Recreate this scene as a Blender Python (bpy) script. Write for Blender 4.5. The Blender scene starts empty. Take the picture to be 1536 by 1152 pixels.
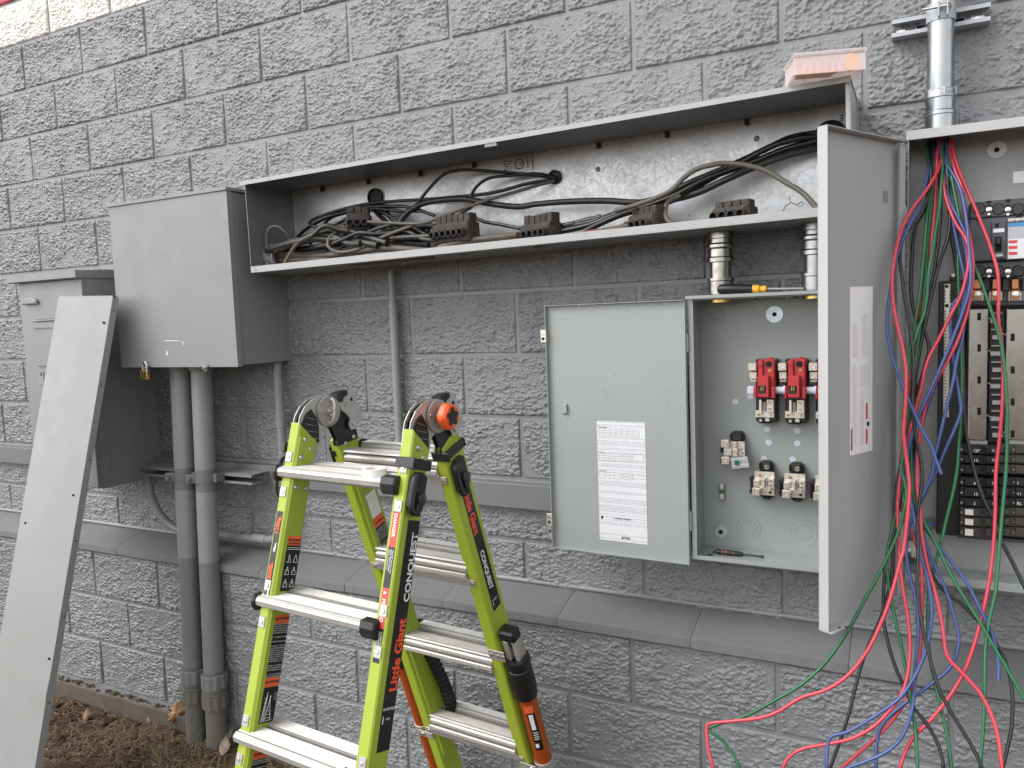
import bpy, bmesh, math, random
from mathutils import Vector, Matrix, noise
rnd = random.Random(7)
SC = bpy.context.scene
COL = SC.collection
R = math.radians
V = Vector

# ------------------------------------------------------------------ camera
CAMLOC = V((1.9515, -2.2454, -1.0957))
cam_d = bpy.data.cameras.new('camera'); cam = bpy.data.objects.new('camera', cam_d)
COL.objects.link(cam); SC.camera = cam
cam.location = CAMLOC
cam.rotation_euler = (R(85.0468), R(2.1160), R(27.2702))
cam_d.sensor_width = 36; cam_d.lens = 1174.9/1536*36
cam_d.clip_start = 0.02; cam_d.clip_end = 500

# ------------------------------------------------------------------ sky, sun, exposure
SUN_EL, SUN_AZ = R(46), math.atan2(-0.72, -0.70)       # azimuth measured from +Y towards +X
w = bpy.data.worlds.new('World'); SC.world = w; w.use_nodes = True
nt = w.node_tree; nt.nodes.clear()
sky = nt.nodes.new('ShaderNodeTexSky'); sky.sky_type = 'NISHITA'; sky.sun_disc = False
sky.sun_elevation = SUN_EL; sky.sun_rotation = SUN_AZ
sky.air_density = 1.0; sky.dust_density = 1.6; sky.ozone_density = 1.0
hs = nt.nodes.new('ShaderNodeHueSaturation'); hs.inputs['Saturation'].default_value = 0.12
bg = nt.nodes.new('ShaderNodeBackground'); bg.inputs['Strength'].default_value = 0.15
wo = nt.nodes.new('ShaderNodeOutputWorld')
nt.links.new(sky.outputs[0], hs.inputs['Color']); nt.links.new(hs.outputs[0], bg.inputs['Color'])
nt.links.new(bg.outputs[0], wo.inputs['Surface'])
sd = bpy.data.lights.new('sun', 'SUN'); sd.energy = 0.62; sd.angle = R(34); sd.color = (1, .975, .94)
sun = bpy.data.objects.new('sun', sd); COL.objects.link(sun)
sun.location = (-4, -6, 8)
sdir = V((math.sin(SUN_AZ)*math.cos(SUN_EL), math.cos(SUN_AZ)*math.cos(SUN_EL), math.sin(SUN_EL)))
sun.rotation_euler = sdir.to_track_quat('Z', 'Y').to_euler()
vs = SC.view_settings
vs.view_transform = 'Standard'; vs.look = 'None'; vs.exposure = 1.3; vs.gamma = 1.0; vs.use_curve_mapping = False

# ------------------------------------------------------------------ helpers: measuring
ROT = cam.rotation_euler.to_matrix()
def at(x, y, Y=None, X=None, Z=None):
    """point of the photograph's pixel (1536 wide) on a plane of the place"""
    d = ROT @ V(((x-768)/1174.9, -(y-576)/1174.9, -1))
    if Y is not None: t = (Y-CAMLOC.y)/d.y
    elif X is not None: t = (X-CAMLOC.x)/d.x
    else: t = (Z-CAMLOC.z)/d.z
    return CAMLOC + t*d
GZ = -2.735                                             # ground level

# ------------------------------------------------------------------ helpers: materials
def nodes(name):
    m = bpy.data.materials.new(name); m.use_nodes = True
    t = m.node_tree; b = t.nodes['Principled BSDF']
    return m, t, b
def pos(t):
    return t.nodes.new('ShaderNodeNewGeometry').outputs['Position']
def mk(t, typ, **kw):
    n = t.nodes.new(typ)
    for k, v in kw.items(): setattr(n, k, v)
    return n
def noise_n(t, vec, scale, detail=4, rough=.55, stretch=None):
    if stretch:
        mp = mk(t, 'ShaderNodeMapping'); mp.inputs['Scale'].default_value = stretch
        t.links.new(vec, mp.inputs[0]); vec = mp.outputs[0]
    n = mk(t, 'ShaderNodeTexNoise'); n.inputs['Scale'].default_value = scale
    n.inputs['Detail'].default_value = detail; n.inputs['Roughness'].default_value = rough
    t.links.new(vec, n.inputs['Vector']); return n.outputs['Fac']
def ramp(t, fac, stops):
    r = mk(t, 'ShaderNodeValToRGB'); e = r.color_ramp.elements
    e[0].position, e[1].position = stops[0][0], stops[-1][0]
    c = lambda q: (q, q, q, 1) if isinstance(q, (int, float)) else (*q, 1)
    e[0].color, e[1].color = c(stops[0][1]), c(stops[-1][1])
    for p_, q in stops[1:-1]:
        k = e.new(p_); k.color = c(q)
    t.links.new(fac, r.inputs[0]); return r.outputs[0]
def mix(t, fac, a, b, mode='MIX'):
    m = mk(t, 'ShaderNodeMix', data_type='RGBA', blend_type=mode)
    for s, v in ((m.inputs[0], fac), (m.inputs[6], a), (m.inputs[7], b)):
        if isinstance(v, (int, float)): s.default_value = v
        elif isinstance(v, (tuple, list)): s.default_value = (*v, 1)
        else: t.links.new(v, s)
    return m.outputs[2]
def bump(t, b, h, strength, dist, prev=None):
    n = mk(t, 'ShaderNodeBump'); n.inputs['Strength'].default_value = strength; n.inputs['Distance'].default_value = dist
    t.links.new(h, n.inputs['Height'])
    if prev is not None: t.links.new(prev, n.inputs['Normal'])
    t.links.new(n.outputs[0], b.inputs['Normal']); return n.outputs[0]
def setp(b, col=None, rough=None, metal=None, spec=None, **kw):
    if col is not None: b.inputs['Base Color'].default_value = (*col, 1)
    if rough is not None: b.inputs['Roughness'].default_value = rough
    if metal is not None: b.inputs['Metallic'].default_value = metal
    if spec is not None: b.inputs['Specular IOR Level'].default_value = spec
    for k, v in kw.items(): b.inputs[k.replace('_', ' ')].default_value = v
def M(name, col, rough=.5, metal=0, var=.12, dirt=None, dirt_amt=.0, bmp=0.0, bscale=300, spec=.5, vscale=9, stretch=None, rvar=.1, **kw):
    m, t, b = nodes(name); setp(b, col, rough, metal, spec, **kw)
    p = pos(t)
    n1 = noise_n(t, p, vscale, 6, .65, stretch)
    c = mix(t, n1, tuple(x*(1-var) for x in col), tuple(min(1, x*(1+var)) for x in col))
    if dirt:
        n2 = noise_n(t, p, vscale*1.7, 8, .7)
        f = ramp(t, n2, [(.5, 0.0), (.75, dirt_amt)])
        c = mix(t, f, c, dirt)
    t.links.new(c, b.inputs['Base Color'])
    n3 = noise_n(t, p, vscale*2.3, 5, .6)
    rr = ramp(t, n3, [(.3, max(.03, rough-rvar)), (.7, min(1, rough+rvar))])
    t.links.new(rr, b.inputs['Roughness'])
    if bmp: bump(t, b, noise_n(t, p, bscale, 3, .6), bmp, .002)
    return m
MATS = {}

# --- wall paint: thick semi-gloss masonry paint over split-face block
def wall_mat(name, col, rough, lumps=1.0):
    m, t, b = nodes(name); setp(b, col, rough, 0, .95)
    p = pos(t)
    n1 = noise_n(t, p, 3.0, 6, .6); n2 = noise_n(t, p, 60, 4, .6)
    c = mix(t, n1, tuple(x*.86 for x in col), tuple(x*1.12 for x in col))
    c = mix(t, ramp(t, n2, [(.35, .0), (.75, .22)]), c, tuple(x*.7 for x in col))
    t.links.new(c, b.inputs['Base Color'])
    t.links.new(ramp(t, n2, [(.3, rough-.07), (.7, rough+.12)]), b.inputs['Roughness'])
    h1 = noise_n(t, p, 165, 6, .68); h2 = noise_n(t, p, 330, 4, .65)
    pv = bump(t, b, h1, .55*lumps, .006)
    bump(t, b, h2, .30*lumps, .0025, pv)
    return m
GW = (.186, .193, .200)
MATS['wall'] = wall_mat('grey_masonry_paint', GW, .27)
MATS['wall_white'] = wall_mat('white_masonry_paint', (.78, .75, .69), .5)
MATS['wall_red'] = wall_mat('red_masonry_paint', (.55, .035, .06), .45)
MATS['mortar'] = wall_mat('painted_mortar', tuple(.92*q for q in GW), .46, .35)
MATS['sill'] = wall_mat('painted_smooth_cast_stone', (.155, .158, .16), .42, .22)
MATS['footing'] = M('muddy_concrete', (.085, .07, .056), .85, var=.35, dirt=(.075, .05, .033), dirt_amt=.9, bmp=.5, bscale=90)

MATS['cab'] = M('grey_cabinet_paint', (.220, .228, .231), .42, var=.07, dirt=(.22, .215, .205), dirt_amt=.35, bmp=.10, bscale=260, vscale=5)
MATS['pipe'] = M('grey_painted_pvc', (.235, .238, .24), .45, var=.10, dirt=(.17, .165, .155), dirt_amt=.5, bmp=.12, bscale=140, vscale=7)
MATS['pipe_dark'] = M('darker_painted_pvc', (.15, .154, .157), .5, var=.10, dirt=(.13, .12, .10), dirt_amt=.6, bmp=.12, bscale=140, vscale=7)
MATS['pipe_mud'] = M('muddy_pvc', (.115, .108, .096), .65, var=.18, dirt=(.15, .105, .07), dirt_amt=.8, bmp=.2, bscale=120, vscale=9)
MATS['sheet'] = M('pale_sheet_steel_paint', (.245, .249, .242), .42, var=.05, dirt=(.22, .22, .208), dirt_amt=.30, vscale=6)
MATS['sheet_edge'] = M('sheet_edge_grey', (.27, .275, .275), .45, var=.08)
MATS['ansi'] = M('light_enclosure_grey', (.287, .311, .301), .36, var=.04, dirt=(.27, .285, .27), dirt_amt=.22, vscale=5)
MATS['panelgrey'] = M('panelboard_grey', (.322, .326, .324), .36, var=.04, dirt=(.22, .215, .205), dirt_amt=.25, vscale=5)
MATS['trim'] = M('door_trim_grey', (.400, .403, .402), .36, var=.035, vscale=4)
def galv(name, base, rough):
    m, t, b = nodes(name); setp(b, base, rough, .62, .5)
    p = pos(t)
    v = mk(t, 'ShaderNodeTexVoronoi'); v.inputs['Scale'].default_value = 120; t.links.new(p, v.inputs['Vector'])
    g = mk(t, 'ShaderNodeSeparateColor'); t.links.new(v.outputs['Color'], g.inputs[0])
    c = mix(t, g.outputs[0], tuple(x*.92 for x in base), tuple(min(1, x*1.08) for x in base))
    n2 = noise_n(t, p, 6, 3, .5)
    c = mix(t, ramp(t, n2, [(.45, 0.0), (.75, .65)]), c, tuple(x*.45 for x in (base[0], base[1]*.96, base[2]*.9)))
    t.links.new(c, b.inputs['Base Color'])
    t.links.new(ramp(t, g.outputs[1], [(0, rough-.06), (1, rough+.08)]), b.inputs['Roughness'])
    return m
MATS['galv'] = galv('galvanised_steel', (.52, .53, .54), .40)
MATS['lip'] = M('pale_lip_paint', (.37, .375, .37), .42, var=.06, dirt=(.26, .255, .24), dirt_amt=.4, vscale=14)
MATS['galv_dark'] = galv('weathered_shaded_galvanised_steel', (.23, .245, .26), .5)  # darkened so the sheet under the trough's top carries its shade in colour
MATS['emt'] = M('zinc_conduit', (.36, .37, .375), .30, 1.0, var=.1, vscale=14, stretch=(1, 1, .12))
MATS['emt_old'] = M('old_zinc_fitting', (.36, .345, .32), .22, 1.0, var=.2, dirt=(.12, .10, .08), dirt_amt=.6, vscale=24)
MATS['zinc'] = M('zinc_strut', (.40, .42, .44), .45, .2, var=.15, vscale=20)
MATS['steel'] = M('bright_steel', (.40, .385, .37), .55, .6, var=.1, vscale=30)
MATS['screw'] = M('screw_steel', (.62, .6, .57), .3, 1.0, var=.12, vscale=60)
MATS['blued'] = M('blue_zinc_washer', (.52, .58, .62), .4, .8, var=.08)
MATS['alu'] = M('ladder_aluminium', (.47, .458, .432), .42, .5, var=.10, dirt=(.40, .34, .26), dirt_amt=.6, vscale=16, stretch=(.5, 3, 3))
MATS['alu_dull'] = M('dull_aluminium', (.50, .49, .47), .45, .6, var=.12, dirt=(.36, .32, .27), dirt_amt=.5, vscale=18, stretch=(.4, 3, 3))
MATS['lime'] = M('lime_fibreglass', (.315, .405, .036), .40, var=.06, dirt=(.25, .30, .05), dirt_amt=.2, bmp=.06, bscale=160, vscale=11)
MATS['blackp'] = M('black_plastic', (.012, .012, .013), .38, var=.2, bmp=.05)
MATS['blackm'] = M('matt_black', (.018, .018, .019), .6, var=.2)
MATS['darkp'] = M('charcoal_plastic', (.035, .036, .038), .45, var=.15)
MATS['breaker'] = M('black_breaker_case', (.014, .014, .015), .42, var=.2)
MATS['breaker2'] = M('dusty_dark_breaker', (.05, .047, .042), .5, var=.25)
MATS['mcb'] = M('slate_breaker_case', (.06, .064, .072), .45, var=.08)
MATS['orange'] = M('orange_plastic', (.80, .11, .02), .38, var=.06)
MATS['copper_tube'] = M('orange_anodised_tube', (.42, .085, .015), .33, .35, var=.12, vscale=16)
MATS['redp'] = M('red_plastic', (.40, .025, .03), .42, var=.08)
MATS['lugm'] = M('tinned_lug', (.66, .62, .54), .36, .65, var=.12, vscale=40)
MATS['brass'] = M('brass', (.62, .42, .14), .3, 1.0, var=.12, vscale=40)
MATS['copper'] = M('copper_bus', (.45, .20, .10), .35, .9, var=.12, vscale=30)
MATS['bus'] = M('tinned_bus_bar', (.40, .385, .36), .26, 1.0, var=.05, vscale=16, stretch=(6, 1, .4), rvar=.03)
MATS['paper'] = M('white_paper', (.64, .64, .66), .7, var=.02)
MATS['label_white'] = M('bright_label_paper', (.84, .83, .82), .55, var=.02)
MATS['print'] = M('black_print', (.03, .03, .035), .6, var=.05)
MATS['print_red'] = M('red_print', (.55, .05, .05), .6, var=.05)
MATS['stickerblack'] = M('black_sticker', (.011, .011, .012), .35, var=.1)
MATS['stickerred'] = M('red_sticker', (.62, .05, .04), .4, var=.05)
MATS['stickerorange'] = M('orange_sticker', (.80, .13, .04), .4, var=.05)
MATS['printwhite'] = M('white_print', (.78, .78, .76), .5, var=.03)
MATS['printorange'] = M('orange_print', (.85, .10, .03), .45, var=.03)
MATS['printblue'] = M('blue_print', (.05, .22, .45), .45, var=.03)
MATS['dot'] = M('pale_sticker_dot', (.52, .53, .62), .6, var=.03)
MATS['hole'] = M('dark_opening', (.006, .006, .006), .9, var=.1)
MATS['rubber'] = M('dusty_black_cable', (.018, .017, .016), .45, var=.3, dirt=(.10, .085, .066), dirt_amt=.5, vscale=18, bmp=.1, bscale=200)
MATS['rubber_black'] = M('black_cable', (.008, .008, .009), .3, var=.2, dirt=(.05, .045, .04), dirt_amt=.3, vscale=20)
MATS['rubber_grey'] = M('grey_dusty_cable', (.10, .088, .072), .6, var=.25, dirt=(.16, .135, .10), dirt_amt=.7, vscale=20)
MATS['rubber_brown'] = M('brown_dusty_cable', (.075, .058, .042), .6, var=.3, dirt=(.19, .14, .095), dirt_amt=.7, vscale=18)
MATS['tapered'] = M('red_tape', (.28, .05, .04), .55, var=.2, dirt=(.2, .13, .09), dirt_amt=.6, vscale=25)
MATS['tapecream'] = M('cream_tape', (.55, .45, .30), .6, var=.15)
MATS['rust'] = M('dusty_brown_connector', (.035, .027, .022), .75, var=.4, dirt=(.12, .085, .058), dirt_amt=.75, vscale=30, bmp=.4, bscale=120)
MATS['w_red'] = M('red_wire_jacket', (.50, .040, .062), .24, var=.05)
MATS['w_green'] = M('green_wire_jacket', (.012, .11, .040), .24, var=.05)
MATS['w_blue'] = M('blue_wire_jacket', (.045, .075, .215), .24, var=.05)
MATS['w_black'] = M('black_wire_jacket', (.009, .009, .010), .27, var=.05)
MATS['pink'] = M('pink_translucent_plastic', (.95, .80, .78), .22, var=.04, Alpha=.31)
MATS['pinkpart'] = M('pink_parts', (.62, .22, .24), .5, var=.1)
MATS['yellow'] = M('yellow_parts', (.85, .42, .03), .5, var=.1)
MATS['tapewhite'] = M('white_tape', (.78, .76, .72), .6, var=.03)
MATS['leaf1'] = M('tan_dead_leaf', (.42, .22, .10), .7, var=.2, vscale=40)
MATS['leaf2'] = M('brown_dead_leaf', (.20, .12, .08), .75, var=.25, vscale=40)
MATS['leaf3'] = M('grey_dead_leaf', (.26, .20, .15), .75, var=.25, vscale=40)
MATS['straw'] = M('dry_straw', (.20, .135, .07), .8, var=.35, vscale=25)
MATS['grass'] = M('green_grass', (.09, .14, .03), .6, var=.3, vscale=25)
MATS['pebble'] = M('pale_pebble', (.42, .38, .33), .8, var=.25, vscale=40)
def soil():
    m, t, b = nodes('brown_soil'); setp(b, (.10, .06, .035), .92, 0, .25)
    p = pos(t)
    a = noise_n(t, p, 5, 8, .65); f = noise_n(t, p, 60, 6, .7)
    c = ramp(t, a, [(.3, (.045, .027, .017)), (.5, (.085, .052, .031)), (.7, (.125, .083, .05))])
    c = mix(t, ramp(t, f, [(.45, 0.0), (.75, .6)]), c, (.22, .16, .10))
    t.links.new(c, b.inputs['Base Color'])
    pv = bump(t, b, f, .9, .02); bump(t, b, noise_n(t, p, 220, 4, .7), .7, .005, pv)
    return m
MATS['soil'] = soil()
def print_mat(name, paper, ink, pitch=.0042, words=140, dens=.5, axis='x', cols=0):
    """lines of small type, laid out in the label's own axes (local X = reading direction, Y = up)"""
    m, t, b = nodes(name); setp(b, paper, .45, 0, .4)
    tc = mk(t, 'ShaderNodeTexCoord').outputs['Object']
    s = mk(t, 'ShaderNodeSeparateXYZ'); t.links.new(tc, s.inputs[0])
    def math_(op, a, v=None):
        n = mk(t, 'ShaderNodeMath', operation=op)
        for i, q in enumerate((a, v)):
            if q is None: continue
            if isinstance(q, (int, float)): n.inputs[i].default_value = q
            else: t.links.new(q, n.inputs[i])
        return n.outputs[0]
    row = math_('DIVIDE', s.outputs[1], pitch); fl = math_('FLOOR', row); fr = math_('FRACT', row)
    inl = math_('MULTIPLY', math_('GREATER_THAN', fr, .35), math_('LESS_THAN', fr, .85))
    wn = mk(t, 'ShaderNodeTexNoise', noise_dimensions='2D'); wn.inputs['Scale'].default_value = 1; wn.inputs['Detail'].default_value = 2
    cv = mk(t, 'ShaderNodeCombineXYZ'); t.links.new(math_('MULTIPLY', s.outputs[0], words*3), cv.inputs[0]); t.links.new(math_('MULTIPLY', fl, 7.31), cv.inputs[1])
    t.links.new(cv.outputs[0], wn.inputs['Vector'])
    w_ = math_('GREATER_THAN', wn.outputs['Fac'], .40)
    rn = mk(t, 'ShaderNodeTexWhiteNoise', noise_dimensions='1D'); t.links.new(fl, rn.inputs['W'])
    rr = math_('LESS_THAN', rn.outputs['Value'], dens)
    f = math_('MULTIPLY', math_('MULTIPLY', inl, w_), rr)
    t.links.new(mix(t, math_('MULTIPLY', f, .55), paper, ink), b.inputs['Base Color'])
    return m
MATS['p_paper'] = print_mat('paper_with_small_type', (.64, .64, .67), (.25, .22, .26), .0042, 130, .5)
MATS['p_label'] = print_mat('label_with_small_type', (.82, .805, .79), (.46, .45, .45), .0036, 150, .6)
MATS['p_black'] = print_mat('black_label_with_white_type', (.011, .011, .012), (.62, .62, .60), .0050, 120, .8)
MATS['p_grey'] = print_mat('grey_label_with_type', (.40, .41, .43), (.05, .05, .06), .0045, 120, .8)

# ------------------------------------------------------------------ helpers: things and meshes
WORLD = {}                                              # world place of every object built so far
WROT = {}
def reg(o, p, rot=None):
    WORLD[o.name] = V(p)
    if rot: WROT[o.name] = rot
def hang(o, parent, p, rot=None):
    """parent o so that it stands at world place p (turned by rot)"""
    o.parent = parent; inv = WROT[parent.name].transposed() if parent.name in WROT else Matrix.Identity(3)
    o.location = inv @ (V(p)-WORLD[parent.name]); r = inv @ (rot or Matrix.Identity(3))
    o.rotation_euler = r.to_euler(); reg(o, p, rot)
def thing(name, label, cat, loc, group=None):
    o = bpy.data.objects.new(name, None); COL.objects.link(o); o.location = loc
    o.empty_display_size = .05; o['label'] = label; o['category'] = cat
    if group: o['group'] = group
    reg(o, loc); return o
def tag(o, label, cat, group=None):
    o['label'] = label; o['category'] = cat
    if group: o['group'] = group
    return o
def smooth_path(pts, n=6):
    P = [V(p) for p in pts]
    if len(P) < 3: return P
    out = []
    for i in range(len(P)-1):
        p0 = P[max(i-1, 0)]; p1 = P[i]; p2 = P[i+1]; p3 = P[min(i+2, len(P)-1)]
        for k in range(n):
            u = k/n
            out.append(.5*((2*p1)+(p2-p0)*u+(2*p0-5*p1+4*p2-p3)*u*u+(3*p1-p0-3*p2+p3)*u**3))
    out.append(P[-1]); return out
class MB:
    def __init__(s): s.bm = bmesh.new(); s.mats = []
    def mi(s, m):
        if m is None: return 0
        if m not in s.mats: s.mats.append(m)
        return s.mats.index(m)
    def obox(s, o, ax, ay, az, x, y, z, bev=0, mat=None, seg=1):
        o, ax, ay, az = V(o), V(ax), V(ay), V(az)
        vs = [s.bm.verts.new(o+ax*a+ay*b+az*c) for a in x for b in y for c in z]
        idx = [(0, 1, 3, 2), (4, 6, 7, 5), (0, 4, 5, 1), (2, 3, 7, 6), (0, 2, 6, 4), (1, 5, 7, 3)]
        fs = [s.bm.faces.new([vs[i] for i in q]) for q in idx]
        bmesh.ops.recalc_face_normals(s.bm, faces=fs)
        k = s.mi(mat)
        for f in fs: f.material_index = k
        if bev:
            es = list({e for f in fs for e in f.edges})
            r = bmesh.ops.bevel(s.bm, geom=es, offset=bev, segments=seg, affect='EDGES', profile=.6)
            for f in r['faces']: f.material_index = k
        return s
    def box(s, x, y, z, bev=0, mat=None, seg=1):
        return s.obox((0, 0, 0), (1, 0, 0), (0, 1, 0), (0, 0, 1), sorted(x), sorted(y), sorted(z), bev, mat, seg)
    def pbox(s, x0, y0, x1, y1, Yf, Yb, bev=0, mat=None):
        xm, ym = (x0+x1)/2, (y0+y1)/2
        X = (at(x0, ym, Y=Yf).x, at(x1, ym, Y=Yf).x); Z = (at(xm, y1, Y=Yf).z, at(xm, y0, Y=Yf).z)
        return s.box(X, (Yf, Yb), Z, bev, mat)
    def tube(s, pts, r, seg=10, mat=None, caps=True, smooth=True):
        P = [V(p) for p in pts]; n = len(P); k = s.mi(mat)
        rr = r if isinstance(r, (list, tuple)) else [r]*n
        T = [(P[min(i+1, n-1)]-P[max(i-1, 0)]).normalized() for i in range(n)]
        u = T[0].orthogonal().normalized(); rings = []
        for i in range(n):
            u = (u-T[i]*u.dot(T[i])).normalized(); v = T[i].cross(u)
            rings.append([s.bm.verts.new(P[i]+(u*math.cos(2*math.pi*j/seg)+v*math.sin(2*math.pi*j/seg))*rr[i]) for j in range(seg)])
        for i in range(n-1):
            for j in range(seg):
                f = s.bm.faces.new((rings[i][j], rings[i][(j+1) % seg], rings[i+1][(j+1) % seg], rings[i+1][j]))
                f.smooth = smooth; f.material_index = k
        if caps:
            f = s.bm.faces.new(list(reversed(rings[0]))); f.material_index = k
            f = s.bm.faces.new(rings[-1]); f.material_index = k
        return s
    def lathe(s, o, axis, prof, seg=24, mat=None, smooth=True, closed=False):
        """prof: (radius, distance along axis); sharp corners come from doubled points"""
        o, ax = V(o), V(axis).normalized(); u = ax.orthogonal().normalized(); v = ax.cross(u); k = s.mi(mat)
        rings = []
        for r, h in prof:
            if r < 1e-6: rings.append([s.bm.verts.new(o+ax*h)])
            else: rings.append([s.bm.verts.new(o+ax*h+(u*math.cos(2*math.pi*j/seg)+v*math.sin(2*math.pi*j/seg))*r) for j in range(seg)])
        pr = list(zip(rings, rings[1:]))
        if closed: pr.append((rings[-1], rings[0]))
        fs = []
        for A, B in pr:
            for j in range(seg):
                j2 = (j+1) % seg
                if len(A) == 1 and len(B) == 1: continue
                if len(A) == 1: q = (A[0], B[j2], B[j])
                elif len(B) == 1: q = (A[j], A[j2], B[0])
                else: q = (A[j], A[j2], B[j2], B[j])
                f = s.bm.faces.new(q); f.smooth = smooth; f.material_index = k; fs.append(f)
        bmesh.ops.recalc_face_normals(s.bm, faces=fs)
        return s
    def cyl(s, a, b, r, seg=20, mat=None, r2=None, bev=0):
        a, b = V(a), V(b); L = (b-a).length; r2 = r if r2 is None else r2
        ax = (b-a).normalized(); u = ax.orthogonal().normalized(); v = ax.cross(u); k = s.mi(mat)
        A = [s.bm.verts.new(a+(u*math.cos(2*math.pi*j/seg)+v*math.sin(2*math.pi*j/seg))*r) for j in range(seg)]
        B = [s.bm.verts.new(b+(u*math.cos(2*math.pi*j/seg)+v*math.sin(2*math.pi*j/seg))*r2) for j in range(seg)]
        fs = []
        for j in range(seg):
            f = s.bm.faces.new((A[j], A[(j+1) % seg], B[(j+1) % seg], B[j])); f.smooth = seg > 8; fs.append(f)
        c1 = s.bm.faces.new(list(reversed(A))); c2 = s.bm.faces.new(B); fs += [c1, c2]
        for f in fs: f.material_index = k
        if bev:
            es = list(set(c1.edges) | set(c2.edges))
            q = bmesh.ops.bevel(s.bm, geom=es, offset=bev, segments=2, affect='EDGES')
            for f in q['faces']: f.material_index = k; f.smooth = True
        return s
    def prism(s, outline, o, ax, ay, az, d0, d1, mat=None, bev=0, smooth=False):
        """outline in (ax, ay), extruded along az from d0 to d1"""
        o, ax, ay, az = V(o), V(ax), V(ay), V(az); k = s.mi(mat)
        A = [s.bm.verts.new(o+ax*p[0]+ay*p[1]+az*d0) for p in outline]
        B = [s.bm.verts.new(o+ax*p[0]+ay*p[1]+az*d1) for p in outline]
        n = len(outline); fs = [s.bm.faces.new(A), s.bm.faces.new(list(reversed(B)))]
        for j in range(n):
            f = s.bm.faces.new((A[j], B[j], B[(j+1) % n], A[(j+1) % n])); f.smooth = smooth; fs.append(f)
        bmesh.ops.recalc_face_normals(s.bm, faces=fs)
        for f in fs: f.material_index = k
        if bev:
            es = list(set(fs[0].edges) | set(fs[1].edges))
            q = bmesh.ops.bevel(s.bm, geom=es, offset=bev, segments=1, affect='EDGES')
            for f in q['faces']: f.material_index = k
        return s
    def quad(s, pts, mat=None):
        f = s.bm.faces.new([s.bm.verts.new(V(p)) for p in pts]); f.material_index = s.mi(mat); return s
    def build(s, name, mat=None, parent=None, label=None, origin=None, frame=None):
        me = bpy.data.meshes.new(name)
        vs_ = [v.co for v in s.bm.verts]
        lo = V([min(v[i] for v in vs_) for i in range(3)]); hi = V([max(v[i] for v in vs_) for i in range(3)])
        o_ = V(origin) if origin is not None else V(((lo.x+hi.x)/2, (lo.y+hi.y)/2, lo.z))
        rot = None
        if frame:                                     # (x axis, y axis) of the object's own frame
            x = V(frame[0]).normalized(); y = V(frame[1]).normalized(); z = x.cross(y)
            rot = Matrix((x, y, z)).transposed(); inv = rot.transposed()
            for v in s.bm.verts: v.co = inv @ (v.co-o_)
        else:
            for v in s.bm.verts: v.co -= o_
        for e in s.bm.edges:
            if len(e.link_faces) == 2 and (e.calc_face_angle(0) > .62 or not (e.link_faces[0].smooth and e.link_faces[1].smooth)): e.smooth = False
        s.bm.to_mesh(me); s.bm.free()
        for m in ([mat] if mat is not None else []) + [m for m in s.mats]:
            me.materials.append(MATS[m] if isinstance(m, str) else m)
        ob = bpy.data.objects.new(name, me); COL.objects.link(ob)
        if parent is not None: hang(ob, parent, o_, rot)
        else:
            ob.location = o_
            if rot: ob.rotation_euler = rot.to_euler()
            reg(ob, o_, rot)
        if label: ob['label'] = label
        return ob
def one(name, fn, mat, parent=None, **kw):
    b = MB(); fn(b); return b.build(name, mat, parent, **kw)
def copy_tree(o, delta, parent=None):
    """a copy of a part or thing with its own children, shifted by delta"""
    c = o.copy(); COL.objects.link(c)
    if parent is not None: c.parent = parent
    c.location = o.location+V(delta) if delta is not None else o.location
    WORLD[c.name] = WORLD[o.name]+(V(delta) if delta is not None else V((0, 0, 0)))
    for ch in list(o.children): copy_tree(ch, None, c)
    return c
def text(s, size, o, ax, ay, mat, parent, name='lettering', bold=0.0, sx=1.0, lift=.0006, align='LEFT'):
    cu = bpy.data.curves.new('txt', 'FONT'); cu.body = s; cu.size = size; cu.offset = bold*size; cu.align_x = align; cu.resolution_u = 3
    ob = bpy.data.objects.new('txt', cu)
    me = bpy.data.meshes.new_from_object(ob)
    bpy.data.objects.remove(ob); bpy.data.curves.remove(cu)
    ax, ay = V(ax).normalized(), V(ay).normalized(); az = ax.cross(ay); o = V(o)
    for v in me.vertices: v.co = ax*(v.co.x*sx)+ay*v.co.y+az*lift
    me.name = name; me.materials.clear(); me.materials.append(MATS[mat])
    r = bpy.data.objects.new(name, me); COL.objects.link(r)
    hang(r, parent, o); return r
X_, Y_, Z_ = V((1, 0, 0)), V((0, 1, 0)), V((0, 0, 1))

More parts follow.
